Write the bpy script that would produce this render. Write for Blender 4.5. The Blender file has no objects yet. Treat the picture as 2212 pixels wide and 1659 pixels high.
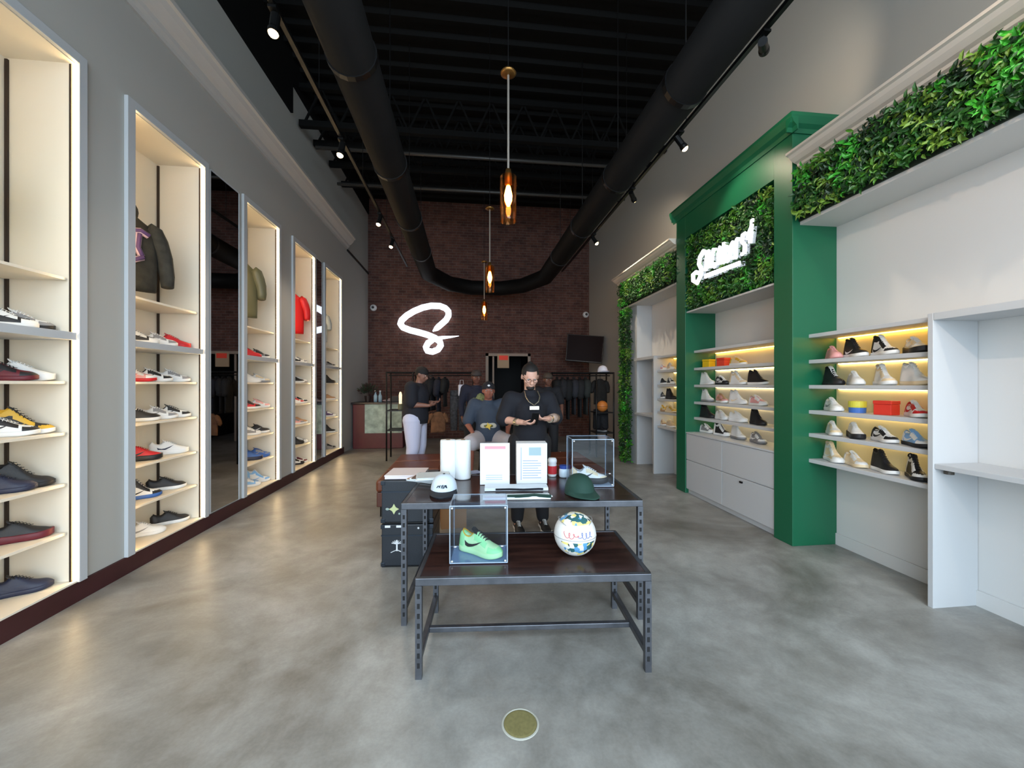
import bpy, bmesh, math, random
from mathutils import Vector, Matrix, Euler
R = random.Random(7)
C = bpy.context.scene.collection
PI = math.pi
# ---------------------------------------------------------------- camera model (2212 x 1659)
F, CX, CY, H = 850.0, 1106.0, 829.5, 1.55
YAW = math.atan(96 / F); CA, SA = math.cos(YAW), math.sin(YAW)
def ray(u, v):
    x = (u - CX) / F
    return (x * CA + SA, -x * SA + CA, -(v - CY) / F)
def onX(u, v, X):
    r = ray(u, v); k = X / r[0]; return Vector((X, r[1] * k, H + r[2] * k))
def onY(u, v, Y):
    r = ray(u, v); k = Y / r[1]; return Vector((r[0] * k, Y, H + r[2] * k))
def onZ(u, v, Z):
    r = ray(u, v); k = (Z - H) / r[2]; return Vector((r[0] * k, r[1] * k, Z))
# ---------------------------------------------------------------- materials
def s2l(c): return tuple(((x / 255) / 12.92 if x / 255 <= .04045 else ((x / 255 + .055) / 1.055) ** 2.4) for x in c)
MATS = {}
def mat(name, rgb, rough=.5, metal=0, emit=None, estr=0, bump=0, bscale=60, var=0, vscale=8, trans=0, alpha=1, spec=.5, coat=0, lin=False):
    if name in MATS: return MATS[name]
    m = bpy.data.materials.new(name); m.use_nodes = True
    nt = m.node_tree; b = nt.nodes['Principled BSDF']
    c = rgb if lin else s2l(rgb)
    b.inputs['Base Color'].default_value = (*c, 1); b.inputs['Roughness'].default_value = rough
    b.inputs['Metallic'].default_value = metal; b.inputs['Specular IOR Level'].default_value = spec
    b.inputs['Transmission Weight'].default_value = trans; b.inputs['Alpha'].default_value = alpha
    b.inputs['Coat Weight'].default_value = coat
    if emit: b.inputs['Emission Color'].default_value = (*s2l(emit), 1); b.inputs['Emission Strength'].default_value = estr
    tc = None
    if var or bump:
        tc = nt.nodes.new('ShaderNodeTexCoord')
    if var:
        n = nt.nodes.new('ShaderNodeTexNoise'); n.inputs['Scale'].default_value = vscale; n.inputs['Detail'].default_value = 5
        nt.links.new(tc.outputs['Object'], n.inputs['Vector'])
        r = nt.nodes.new('ShaderNodeValToRGB'); r.color_ramp.elements[0].position = .3; r.color_ramp.elements[1].position = .7
        r.color_ramp.elements[0].color = (*[x * (1 - var) for x in c], 1); r.color_ramp.elements[1].color = (*[min(1, x * (1 + var)) for x in c], 1)
        nt.links.new(n.outputs['Fac'], r.inputs['Fac']); nt.links.new(r.outputs['Color'], b.inputs['Base Color'])
    if bump:
        n = nt.nodes.new('ShaderNodeTexNoise'); n.inputs['Scale'].default_value = bscale
        nt.links.new(tc.outputs['Object'], n.inputs['Vector'])
        bp = nt.nodes.new('ShaderNodeBump'); bp.inputs['Strength'].default_value = bump; bp.inputs['Distance'].default_value = .01
        nt.links.new(n.outputs['Fac'], bp.inputs['Height']); nt.links.new(bp.outputs['Normal'], b.inputs['Normal'])
    MATS[name] = m; return m
def col(rgb, rough=.55):
    """plain coloured rubber / leather / cloth, one material per colour"""
    return mat('dye_%d_%d_%d_%d' % (*rgb, int(rough * 100)), rgb, rough, bump=.08, bscale=180)
def glass(name, rgb=(235, 240, 245), rough=.02, w=.12):
    if name in MATS: return MATS[name]
    m = bpy.data.materials.new(name); m.use_nodes = True; nt = m.node_tree
    for n in list(nt.nodes): nt.nodes.remove(n)
    o = nt.nodes.new('ShaderNodeOutputMaterial'); mx = nt.nodes.new('ShaderNodeMixShader'); t = nt.nodes.new('ShaderNodeBsdfTransparent')
    g = nt.nodes.new('ShaderNodeBsdfGlossy'); fr = nt.nodes.new('ShaderNodeFresnel'); fr.inputs['IOR'].default_value = 1.45
    ad = nt.nodes.new('ShaderNodeMath'); ad.operation = 'ADD'; ad.inputs[1].default_value = w; ad.use_clamp = True
    t.inputs['Color'].default_value = (*s2l(rgb), 1); g.inputs['Roughness'].default_value = rough
    ml = nt.nodes.new('ShaderNodeMath'); ml.operation = 'MULTIPLY'; ml.inputs[1].default_value = .4; nt.links.new(fr.outputs[0], ml.inputs[0])
    nt.links.new(ml.outputs[0], ad.inputs[0]); nt.links.new(ad.outputs[0], mx.inputs[0])
    nt.links.new(t.outputs[0], mx.inputs[1]); nt.links.new(g.outputs[0], mx.inputs[2]); nt.links.new(mx.outputs[0], o.inputs[0])
    MATS[name] = m; return m
def emis(name, rgb, s): return mat(name, rgb, .5, emit=rgb, estr=s)

def floor_mat():
    m = bpy.data.materials.new('polished_concrete'); m.use_nodes = True; nt = m.node_tree; b = nt.nodes['Principled BSDF']; L = nt.links.new
    tc = nt.nodes.new('ShaderNodeTexCoord')
    def noise(s, d, w=0):
        n = nt.nodes.new('ShaderNodeTexNoise'); n.inputs['Scale'].default_value = s; n.inputs['Detail'].default_value = d
        n.inputs['Roughness'].default_value = .62; n.inputs['Distortion'].default_value = w; L(tc.outputs['Object'], n.inputs['Vector']); return n
    a, bn, cn = noise(.9, 6, .6), noise(5, 8, .4), noise(60, 3)
    r = nt.nodes.new('ShaderNodeValToRGB'); e = r.color_ramp.elements
    e[0].position = .32; e[0].color = (*s2l((118, 114, 107)), 1); e[1].position = .68; e[1].color = (*s2l((178, 178, 174)), 1)
    L(a.outputs['Fac'], r.inputs['Fac'])
    r2 = nt.nodes.new('ShaderNodeValToRGB'); e = r2.color_ramp.elements
    e[0].position = .34; e[0].color = (.62, .61, .60, 1); e[1].position = .66; e[1].color = (1, 1, 1, 1)
    L(bn.outputs['Fac'], r2.inputs['Fac'])
    mx = nt.nodes.new('ShaderNodeMixRGB'); mx.blend_type = 'MULTIPLY'; mx.inputs[0].default_value = .7
    L(r.outputs[0], mx.inputs[1]); L(r2.outputs[0], mx.inputs[2])
    r3 = nt.nodes.new('ShaderNodeValToRGB'); e = r3.color_ramp.elements
    e[0].position = .4; e[0].color = (.85, .85, .85, 1); e[1].position = .6; e[1].color = (1, 1, 1, 1); L(cn.outputs['Fac'], r3.inputs['Fac'])
    m2 = nt.nodes.new('ShaderNodeMixRGB'); m2.blend_type = 'MULTIPLY'; m2.inputs[0].default_value = .5
    L(mx.outputs[0], m2.inputs[1]); L(r3.outputs[0], m2.inputs[2]); L(m2.outputs[0], b.inputs['Base Color'])
    mr = nt.nodes.new('ShaderNodeMapRange'); mr.inputs[3].default_value = .28; mr.inputs[4].default_value = .5
    L(bn.outputs['Fac'], mr.inputs[0]); L(mr.outputs[0], b.inputs['Roughness'])
    bp = nt.nodes.new('ShaderNodeBump'); bp.inputs['Strength'].default_value = .05; L(bn.outputs['Fac'], bp.inputs['Height']); L(bp.outputs[0], b.inputs['Normal'])
    return m
def brick_mat():
    m = bpy.data.materials.new('red_brick'); m.use_nodes = True; nt = m.node_tree; b = nt.nodes['Principled BSDF']; L = nt.links.new
    tc = nt.nodes.new('ShaderNodeTexCoord'); sp = nt.nodes.new('ShaderNodeSeparateXYZ'); cb = nt.nodes.new('ShaderNodeCombineXYZ')
    L(tc.outputs['Object'], sp.inputs[0]); L(sp.outputs['X'], cb.inputs['X']); L(sp.outputs['Z'], cb.inputs['Y'])
    br = nt.nodes.new('ShaderNodeTexBrick'); L(cb.outputs[0], br.inputs['Vector'])
    br.inputs['Scale'].default_value = 1; br.inputs['Brick Width'].default_value = .215; br.inputs['Row Height'].default_value = .075
    br.inputs['Mortar Size'].default_value = .008; br.inputs['Mortar Smooth'].default_value = .3; br.inputs['Bias'].default_value = -.2
    br.inputs['Color1'].default_value = (*s2l((104, 66, 56)), 1); br.inputs['Color2'].default_value = (*s2l((78, 48, 43)), 1)
    br.inputs['Mortar'].default_value = (*s2l((108, 92, 86)), 1)
    n = nt.nodes.new('ShaderNodeTexNoise'); n.inputs['Scale'].default_value = 6; L(tc.outputs['Object'], n.inputs['Vector'])
    r = nt.nodes.new('ShaderNodeValToRGB'); r.color_ramp.elements[0].color = (.5, .45, .45, 1); r.color_ramp.elements[0].position = .3; r.color_ramp.elements[1].position = .7
    L(n.outputs['Fac'], r.inputs[0]); mx = nt.nodes.new('ShaderNodeMixRGB'); mx.blend_type = 'MULTIPLY'; mx.inputs[0].default_value = .8
    L(br.outputs['Color'], mx.inputs[1]); L(r.outputs[0], mx.inputs[2]); L(mx.outputs[0], b.inputs['Base Color']); b.inputs['Roughness'].default_value = .85
    bp = nt.nodes.new('ShaderNodeBump'); bp.inputs['Strength'].default_value = .6; bp.inputs['Distance'].default_value = .01; bp.invert = True
    L(br.outputs['Fac'], bp.inputs['Height']); L(bp.outputs[0], b.inputs['Normal']); return m
def wood_mat(name, c1, c2, rough=.3, axis=0, sc=1):
    m = bpy.data.materials.new(name); m.use_nodes = True; nt = m.node_tree; b = nt.nodes['Principled BSDF']; L = nt.links.new
    tc = nt.nodes.new('ShaderNodeTexCoord'); mp = nt.nodes.new('ShaderNodeMapping'); L(tc.outputs['Object'], mp.inputs[0])
    s = [14 * sc, 14 * sc, 14 * sc]; s[axis] = 1.2 * sc; mp.inputs['Scale'].default_value = s
    n = nt.nodes.new('ShaderNodeTexNoise'); n.inputs['Scale'].default_value = 2; n.inputs['Detail'].default_value = 6; L(mp.outputs[0], n.inputs['Vector'])
    r = nt.nodes.new('ShaderNodeValToRGB'); e = r.color_ramp.elements; e[0].position = .35; e[0].color = (*s2l(c1), 1); e[1].position = .7; e[1].color = (*s2l(c2), 1)
    L(n.outputs['Fac'], r.inputs[0]); L(r.outputs[0], b.inputs['Base Color']); b.inputs['Roughness'].default_value = rough
    MATS[name] = m; return m
# ---------------------------------------------------------------- mesh builder
class MB:
    def __init__(s): s.v = []; s.f = []; s.m = []
    def add(s, vs, fs, mi=0):
        n = len(s.v); s.v += [tuple(p) for p in vs]; s.f += [tuple(i + n for i in q) for q in fs]; s.m += [mi] * len(fs); return s
    def box(s, x0, x1, y0, y1, z0, z1, mi=0):
        x0, x1 = sorted((x0, x1)); y0, y1 = sorted((y0, y1)); z0, z1 = sorted((z0, z1))
        v = [(x, y, z) for z in (z0, z1) for y in (y0, y1) for x in (x0, x1)]
        return s.add(v, [(0, 2, 3, 1), (4, 5, 7, 6), (0, 1, 5, 4), (2, 6, 7, 3), (0, 4, 6, 2), (1, 3, 7, 5)], mi)
    def tube(s, pts, r, n=10, cap=True, mi=0):
        pts = [Vector(p) for p in pts]; rs = r if isinstance(r, (list, tuple)) else [r] * len(pts)
        up = None; rings = []
        for i, p in enumerate(pts):
            d = (pts[min(i + 1, len(pts) - 1)] - pts[max(i - 1, 0)]).normalized()
            if up is None: up = d.orthogonal().normalized()
            up = (up - d * up.dot(d)); up = up.normalized() if up.length > 1e-6 else d.orthogonal().normalized()
            w = d.cross(up); rings.append([p + (up * math.cos(t) + w * math.sin(t)) * rs[i] for t in [2 * PI * k / n for k in range(n)]])
        vs = [q for g in rings for q in g]; fs = []
        for i in range(len(pts) - 1):
            for k in range(n): a = i * n + k; b = i * n + (k + 1) % n; fs.append((a, b, b + n, a + n))
        if cap: fs.append(tuple(range(n))[::-1]); fs.append(tuple((len(pts) - 1) * n + k for k in range(n)))
        return s.add(vs, fs, mi)
    def bar(s, a, b, w, h=None, mi=0):
        """square bar from a to b"""
        a, b = Vector(a), Vector(b); h = h or w; d = (b - a).normalized()
        up = Vector((0, 0, 1)) if abs(d.z) < .9 else Vector((0, 1, 0)); x = d.cross(up).normalized(); y = x.cross(d)
        vs = [p + x * sx * w / 2 + y * sy * h / 2 for p in (a, b) for sx, sy in ((-1, -1), (1, -1), (1, 1), (-1, 1))]
        return s.add(vs, [(3, 2, 1, 0), (4, 5, 6, 7), (0, 1, 5, 4), (1, 2, 6, 5), (2, 3, 7, 6), (3, 0, 4, 7)], mi)
    def lathe(s, prof, c=(0, 0, 0), n=24, ax=None, mi=0):
        M = Matrix.Identity(3) if ax is None else Vector((0, 0, 1)).rotation_difference(Vector(ax)).to_matrix()
        vs = [Vector(c) + M @ Vector((r * math.cos(2 * PI * k / n), r * math.sin(2 * PI * k / n), z)) for r, z in prof for k in range(n)]; fs = []
        for i in range(len(prof) - 1):
            for k in range(n): a = i * n + k; b = i * n + (k + 1) % n; fs.append((a, b, b + n, a + n))
        return s.add(vs, fs, mi)
    def ball(s, c, r, seg=20, rings=12, mi=0):
        rr = r if isinstance(r, (list, tuple)) else (r, r, r)
        vs = []; fs = []
        for i in range(rings + 1):
            t = PI * i / rings
            for k in range(seg):
                p = 2 * PI * k / seg
                vs.append((c[0] + rr[0] * math.sin(t) * math.cos(p), c[1] + rr[1] * math.sin(t) * math.sin(p), c[2] - rr[2] * math.cos(t)))
        for i in range(rings):
            for k in range(seg): a = i * seg + k; b = i * seg + (k + 1) % seg; fs.append((a, b, b + seg, a + seg))
        return s.add(vs, fs, mi)
    def prism(s, poly, fn, d0, d1, mi=0):
        """poly = 2-D outline, fn(a, b, d) -> 3-D point"""
        n = len(poly); vs = [fn(a, b, d) for d in (d0, d1) for a, b in poly]
        fs = [tuple(range(n))[::-1], tuple(range(n, 2 * n))] + [(i, (i + 1) % n, (i + 1) % n + n, i + n) for i in range(n)]
        return s.add(vs, fs, mi)
    def xf(s, M): s.v = [tuple(M @ Vector(p)) for p in s.v]; return s
    def mesh(s, name, mats, smooth=False):
        me = bpy.data.meshes.new(name); me.from_pydata(s.v, [], s.f)
        for m in (mats if isinstance(mats, (list, tuple)) else [mats]): me.materials.append(m)
        for i, p in enumerate(me.polygons): p.material_index = s.m[i]; p.use_smooth = smooth
        bm = bmesh.new(); bm.from_mesh(me); bmesh.ops.remove_doubles(bm, verts=bm.verts, dist=1e-5)
        bmesh.ops.recalc_face_normals(bm, faces=bm.faces); bm.to_mesh(me); bm.free(); return me
    def build(s, name, mats, parent=None, smooth=False, bevel=0, label=None, world=False, kind=None):
        """world=True: the points are world coordinates, moved into the parent's frame"""
        if world and parent is not None:
            W = parent_world(parent).inverted(); s.xf(W)
        o = bpy.data.objects.new(name, s.mesh(name, mats, smooth)); C.objects.link(o)
        if parent is not None: o.parent = parent
        if bevel:
            b = o.modifiers.new('bevel', 'BEVEL'); b.width = bevel; b.segments = 2; b.limit_method = 'ANGLE'
        if label: o['label'] = label
        if kind: o['kind'] = kind
        return o
def parent_world(p):
    M = Matrix.LocRotScale(p.location, p.rotation_euler, p.scale)
    return M if p.parent is None else parent_world(p.parent) @ M
def thing(name, label, cat, loc=(0, 0, 0), rz=0, group=None, kind=None):
    o = bpy.data.objects.new(name, None); C.objects.link(o); o.empty_display_size = .1
    o.location = loc; o.rotation_euler = (0, 0, rz); o['label'] = label; o['category'] = cat
    if group: o['group'] = group
    if kind: o['kind'] = kind
    return o
def tag(o, label, cat, group=None, kind=None):
    o['label'] = label; o['category'] = cat
    if group: o['group'] = group
    if kind: o['kind'] = kind
    return o
def struct(name, mb, m, parent=None, label=None, **k):
    o = mb.build(name, m, parent, **k); o['kind'] = 'structure'
    if label and parent is None: o['label'] = label
    return o
def B(*a): return MB().box(*a)
# ================================================================ common materials
GREYW = mat('grey_wall_paint', (178, 176, 170), .7, bump=.03)
WHITEW = mat('white_panel_paint', (205, 204, 202), .5, bump=.02)
CABW = mat('pale_grey_cabinet', (190, 192, 194), .45)
CREAM = mat('cream_niche_lining', (232, 222, 204), .55)
BLACK = mat('black_ceiling_paint', (9, 9, 9), .8, spec=.2)
DUCTM = mat('black_duct_paint', (12, 11, 11), .65, var=.2, vscale=3, spec=.18)
GREEN = mat('deep_green_paint', (16, 92, 62), .42, bump=.02)
TOEK = mat('oxblood_toe_kick', (62, 26, 28), .5, var=.15, vscale=5)
FLOORM = floor_mat(); BRICK = brick_mat()
IRON = mat('raw_steel', (92, 94, 100), .36, .75, var=.2, vscale=14)
DWOOD = wood_mat('dark_plank_top', (36, 22, 20), (64, 40, 34), .22, 0)
BLKM = mat('black_metal', (18, 18, 19), .4, .3)
LEDW = emis('led_warm', (255, 220, 164), 36)
LEDY = emis('led_yellow', (255, 200, 85), 26)
BRASS = mat('aged_brass', (150, 110, 60), .35, .9)
LEATHER = mat('brown_leather', (104, 54, 34), .45, bump=.15, bscale=90, var=.15, vscale=6)
PAPER = mat('white_paper', (225, 228, 232), .6)
ACRYL = glass('clear_acrylic', (244, 247, 250), .03, .0)

# ================================================================ SHELL
LX, RX, BY, FY, TOP = -2.77, 3.60, 11.4, -1.4, 6.75
struct('floor', B(LX - .6, RX + .2, FY - 2, BY + 2.4, -.1, 0), FLOORM)
struct('ceiling', B(LX - .6, RX + .2, FY - .1, BY + .2, TOP, TOP + .1), BLACK)
m = MB(); y = FY + .1
while y < BY - .1:
    m.prism([(0, 0), (.035, -.06), (.115, -.06), (.15, 0)], lambda a, b, d, y=y: (d, y + a, TOP + b + .002), LX, RX); y += .3
struct('ceiling_decking', m, mat('black_deck', (8, 8, 8), .7, spec=.15))
# left wall : furred wall with recessed niches (structure), solid above / between
NICH = [(2.2, 3.125), (3.60, 4.475), (5.27, 6.12), (6.65, 7.47), (8.03, 8.98)]
ND, NZ0, NZ1 = .43, .14, 3.83
m = MB()
ys = [FY] + [q for n in NICH for q in n] + [BY]
for i in range(0, len(ys), 2): m.box(LX - ND - .04, LX, ys[i], ys[i + 1], .14, NZ1)
m.box(LX - ND - .04, LX, FY, BY, NZ1, TOP); m.box(LX - ND - .04, LX - .02, FY, BY, 0, .14)
struct('wall_left', m, GREYW)
struct('wall_left_back', B(LX - ND - .12, LX - ND - .04, FY, BY, 0, TOP), GREYW)
struct('baseboard_left', B(LX - .02, LX + .015, FY, 9.2, 0, .138), TOEK)
struct('wall_right', B(RX, RX + .15, FY, BY, 0, TOP), GREYW)
m = MB().box(LX - .5, .6, BY, BY + .2, 0, TOP).box(1.75, RX + .15, BY, BY + .2, 0, TOP).box(.6, 1.75, BY, BY + .2, 2.36, TOP)
struct('wall_back', m, BRICK)
# black painted upper strip of the left wall and the black timber ends below the deck
m = MB().box(LX, LX + .04, FY, 6.55, 5.82, TOP).box(LX, LX + .03, 6.55, BY, 6.3, TOP)
struct('trim_1', m, BLACK)
for i, (yy, zz) in enumerate(((6.75, 5.66), (7.35, 5.7), (8.15, 5.78), (8.9, 5.76))):
    j = MB().box(LX + .04, RX - .02, yy, yy + .09, zz + .1, zz + .2).box(LX + .04, RX - .02, yy, yy + .09, zz + .72, zz + .8)
    k = 0
    x = LX + .1
    while x < RX - .3:
        j.bar((x, yy + .045, zz + .15), (x + .28, yy + .045, zz + .76), .03); j.bar((x + .28, yy + .045, zz + .76), (x + .56, yy + .045, zz + .15), .03); x += .56
    tag(j.build('roof_joist', BLACK), 'black open web roof joist, %s from the brick wall' % ['fourth', 'third', 'second', 'first'][i], 'joist', 'roof joists under the black deck')
# front (street) wall with the shop window the daylight comes through
m = MB().box(LX - .6, LX + .25, FY - .15, FY, 0, TOP).box(RX - .25, RX + .15, FY - .15, FY, 0, TOP).box(LX + .25, RX - .25, FY - .15, FY, 5.4, TOP)
struct('wall_front', m, GREYW)
w = thing('window_1', 'tall shop window in the street wall behind the viewer', 'window', (0, FY - .08, 0), kind='structure')
f = MB()
for x in (LX + .27, -.9, .95, RX - .27): f.box(x - .03, x + .03, -.03, .03, 0, 5.4)
f.box(LX + .25, RX - .25, -.03, .03, 5.34, 5.4).box(LX + .25, RX - .25, -.03, .03, 0, .12).box(LX + .25, RX - .25, -.03, .03, 2.9, 2.98)
f.build('window_frame', BLKM, w)
# door opening in the brick wall
d = thing('door_1', 'dark doorway with pale trim in the brick wall', 'doorway', (0, BY, 0), kind='structure')
MB().box(.52, .6, -.03, .2, 0, 2.44).box(1.75, 1.83, -.03, .2, 0, 2.44).box(.52, 1.83, -.03, .2, 2.36, 2.44).build('door_frame', mat('pale_door_trim', (150, 132, 118), .6), d)
MB().box(.72, .77, .05, .1, 0, 2.36).build('door_post', mat('pale_door_trim', (0, 0, 0)), d)
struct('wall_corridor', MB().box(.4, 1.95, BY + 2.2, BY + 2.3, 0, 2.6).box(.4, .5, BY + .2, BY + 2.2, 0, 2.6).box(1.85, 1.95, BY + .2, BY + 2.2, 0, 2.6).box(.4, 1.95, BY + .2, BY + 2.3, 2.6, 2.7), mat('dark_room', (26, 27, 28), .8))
# cornice (left)
def cornice(name, x, out, y0, y1, z0, z1, m):
    h = z1 - z0
    pr = [(0, 0), (.12, 0), (.16, .12), (.3, .2), (.34, .34), (.52, .42), (.74, .62), (.86, .8), (1, .84), (1, 1), (0, 1)]
    return struct(name, MB().prism([(a * out, b * h) for a, b in pr], lambda a, b, d: (x + a, d, z0 + b), y0, y1), m)
cornice('trim_2', LX, .2, FY + .02, 9.45, 4.66, 4.93, mat('cornice_paint', (196, 190, 184), .5))
struct('trim_3', B(LX, LX + .03, 9.45, BY, 4.62, 4.66), BLKM)
# ================================================================ LEFT LIT NICHES
SZ = [.152, .505, .85, 1.21, 1.57, 1.915]
ordn = ['first', 'second', 'third', 'fourth', 'fifth']
for i, (y0, y1) in enumerate(NICH):
    t = thing('display_niche', 'tall warm-lit recessed shoe niche, %s from the street along the grey wall' % ordn[i], 'display niche', (LX - ND, (y0 + y1) / 2, NZ0), 0, 'lit shoe niches in the grey wall')
    W = dict(world=True)
    bx = LX - ND
    MB().box(bx - .02, bx, y0, y1, NZ0, NZ1).box(bx, LX, y0 - .012, y0 + .002, NZ0, NZ1).box(bx, LX, y1 - .002, y1 + .012, NZ0, NZ1).box(bx, LX, y0, y1, NZ1 - .006, NZ1 + .012).build('niche_lining', CREAM, t, **W)
    MB().box(bx, LX + .012, y0, y1, NZ0, SZ[0]).build('base_board', CREAM, t, **W)
    # proud casing round the opening
    z1 = NZ1 + .07
    MB().box(LX, LX + .03, y0 - .075, y0, .14, z1).box(LX, LX + .03, y1, y1 + .06, .14, z1).box(LX, LX + .03, y0, y1, NZ1, z1).build('casing', CABW, t, bevel=.003, **W)
    MB().box(LX - .005, LX + .004, y1 - .012, y1 - .002, NZ0 + .02, NZ1 - .01).build('light_strip', LEDW, t, **W)
    MB().box(LX - .005, LX + .004, y0 + .002, y0 + .012, NZ0 + .02, NZ1 - .01).build('light_strip', LEDW, t, **W)
    st = mat('dark_bronze_standard', (50, 38, 32), .5, .3)
    for (xa, xb) in ((bx + .004, bx + .022), (LX - .024, LX - .010)):
        MB().box(xa, xb, y1 - .016, y1 - .003, SZ[0], NZ1 - .02).build('shelf_standard', st, t, **W)
    for z in SZ[1:5] + [2.30]:
        MB().box(bx + .003, LX - .04, y0 + .005, y1 - .016, z - .02, z).build('shelf', CREAM, t, bevel=.002, **W)
    MB().box(bx + .003, LX + .012, y0 + .002, y1 - .002, SZ[5] - .055, SZ[5]).build('shelf_rail', CABW, t, bevel=.002, label='thicker pale grey shelf rail', **W)
# pilaster line + mirrors
for k, (y0, y1, z1) in enumerate(((4.59, 5.115, 3.86), (7.58, 7.86, 3.86))):
    t = thing('wall_mirror', ['tall narrow mirror between the second and third lit niches', 'thin mirror strip between the fourth and fifth lit niches'][k], 'mirror', (LX, (y0 + y1) / 2, .16))
    MB().box(LX + .004, LX + .012, y0, y1, .16, z1).build('mirror_glass', mat('mirror_silver', (190, 190, 192), .015, 1), t, world=True)
    MB().box(LX, LX + .016, y0 - .012, y0, .15, z1).box(LX, LX + .016, y1, y1 + .012, .15, z1).box(LX, LX + .016, y0, y1, z1, z1 + .012).build('mirror_frame', CABW, t, world=True)
# ================================================================ RIGHT WALL UNITS
GX, PX, SX = 3.08, 3.19, 3.25       # green face, white unit face, shelf front edge
SRZ = [2.025, 1.78, 1.54, 1.30, 1.08, .835]
WB = 3.55
def W_(mb, n, m, t, **k): return mb.build(n, m, t, world=True, **k)
# plain white lining wall behind the units
struct('wall_right_lining', B(WB + .002, RX, 1.0, 7.9, 0, 3.65), WHITEW)
struct('baseboard_right', B(WB - .015, WB, 1.0, 3.43, 0, .11), WHITEW)
# green tower
t = thing('green_tower', 'deep green display tower with drawers and a leafy sign niche', 'display tower', (3.3, 4.48, 0))
GY0, GY1, OY0, OY1 = 3.43, 5.53, 3.66, 5.29
W_(B(GX, WB, GY0, OY0, 0, 4.0), 'pillar', GREEN, t, bevel=.004)
W_(B(GX, WB, OY1, GY1, 0, 4.0), 'pillar', GREEN, t, bevel=.004)
W_(B(GX + .001, WB, OY0, OY1, 3.62, 3.999), 'header', GREEN, t)
W_(B(GX + .12, WB, OY0, OY1, 2.58, 3.62), 'sign_backing', GREEN, t)
m = MB(); pr = [(0, 0), (.012, 0), (.02, .04), (.05, .07), (.075, .13), (.075, .16), (0, .16)]
m.prism(pr, lambda a, b, d: (GX - a, d, 3.94 + b), GY0 - .07, GY1 + .07)
m.prism(pr, lambda a, b, d: (d, GY0 - a, 3.94 + b), GX - .07, RX - .002); m.prism(pr, lambda a, b, d: (d, GY1 + a, 3.94 + b), GX - .07, RX - .002)
W_(m, 'crown_moulding', GREEN, t)
W_(B(GX, RX - .002, GY0, GY1, 4.0, 4.099), 'top_board', GREEN, t)
W_(B(WB - .012, WB, OY0, OY1, .83, 2.58), 'back_panel', WHITEW, t)
W_(B(GX + .02, WB - .01, OY0, OY1, 2.56, 2.58), 'soffit', WHITEW, t)
W_(MB().box(GX + .05, WB, OY0, OY1, 0, .06), 'plinth', CABW, t)
W_(MB().box(GX + .03, WB - .012, OY0 + .002, OY1 - .002, .06, .85), 'drawer_carcass', CABW, t)
ym = (OY0 + OY1) / 2 + .02
for (a, b) in ((OY0 + .006, ym - .005), (ym + .005, OY1 - .006)):
    for (z0, z1) in ((.07, .475), (.485, .845)):
        dr = W_(B(GX + .012, GX + .03, a, b, z0, z1), 'drawer', CABW, t, bevel=.002)
        if b < ym and z0 < .1:
            dk = W_(MB().box(GX - .004, GX + .012, (a + b) / 2 + .05, (a + b) / 2 + .09, z1 - .05, z1 - .03), 'keyhole', BLKM, dr)
W_(B(GX + .008, WB - .012, OY0 + .001, OY1 - .001, .85, .868), 'drawer_top', CABW, t)
for z in SRZ[:5]: 
    s = W_(B(SX - .04, WB - .013, OY0 + .001, OY1 - .001, z - .035, z), 'shelf', CABW, t, bevel=.003)
    W_(B(WB - .032, WB - .024, OY0 + .03, OY1 - .03, z - .040, z - .036), 'light_strip', LEDY if z > 2 else emis('led_soft', (255, 226, 165), 15), s)
# near open display unit and counter bay
def bay(t, y0, y1, sgn, lab):
    """shelf bay between tower (side) and divider panel"""
    for z in SRZ:
        s = W_(B(SX, WB - .001, y0, y1, z - .035, z), 'shelf', CABW, t, bevel=.003)
        if z > 1: W_(B(WB - .018, WB - .010, y0 + .03, y1 - .03, z - .040, z - .036), 'light_strip', LEDY if z > 2 else emis('led_soft', (255, 226, 165), 15), s)
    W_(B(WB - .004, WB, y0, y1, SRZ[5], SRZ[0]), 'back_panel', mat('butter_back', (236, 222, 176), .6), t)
t = thing('shelf_unit', 'white shelf unit beside the green tower, six boards of sneakers', 'shelf unit', (3.4, 2.9, 0), 0)
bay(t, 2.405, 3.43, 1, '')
W_(B(PX, WB, 2.37, 2.404, 0, 2.04), 'side_panel', CABW, t, bevel=.003)
t = thing('counter_bay', 'empty white open bay with waist-high worktop at the street end', 'counter bay', (3.4, 1.8, 0))
W_(B(PX + .01, WB, 1.0, 2.369, .965, 1.0), 'worktop', CABW, t, bevel=.003)
W_(B(PX, WB, 1.0, 2.369, 1.99, 2.04), 'top_board', CABW, t, bevel=.003)
W_(B(PX, WB, .96, .999, 0, 2.04), 'side_panel', CABW, t)
W_(MB().lathe([(0, 0), (.026, 0), (.026, .02), (.016, .03), (0, .03)], (PX + .07, 2.33, .935), 14), 'cable_grommet', mat('grommet', (70, 64, 56), .5), t)
t = thing('overhead_soffit', 'white overhead box above the shelves nearest the street', 'soffit', (3.4, 2.2, 3.07), kind='structure')
W_(B(3.16, RX, 1.0, 3.43, 3.07, 3.62), 'box', WHITEW, t)
o = cornice('trim_4', 3.16, -.18, 1.0, 3.40, 3.58, 3.72, mat('cornice_white', (222, 212, 200), .5))
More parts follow.
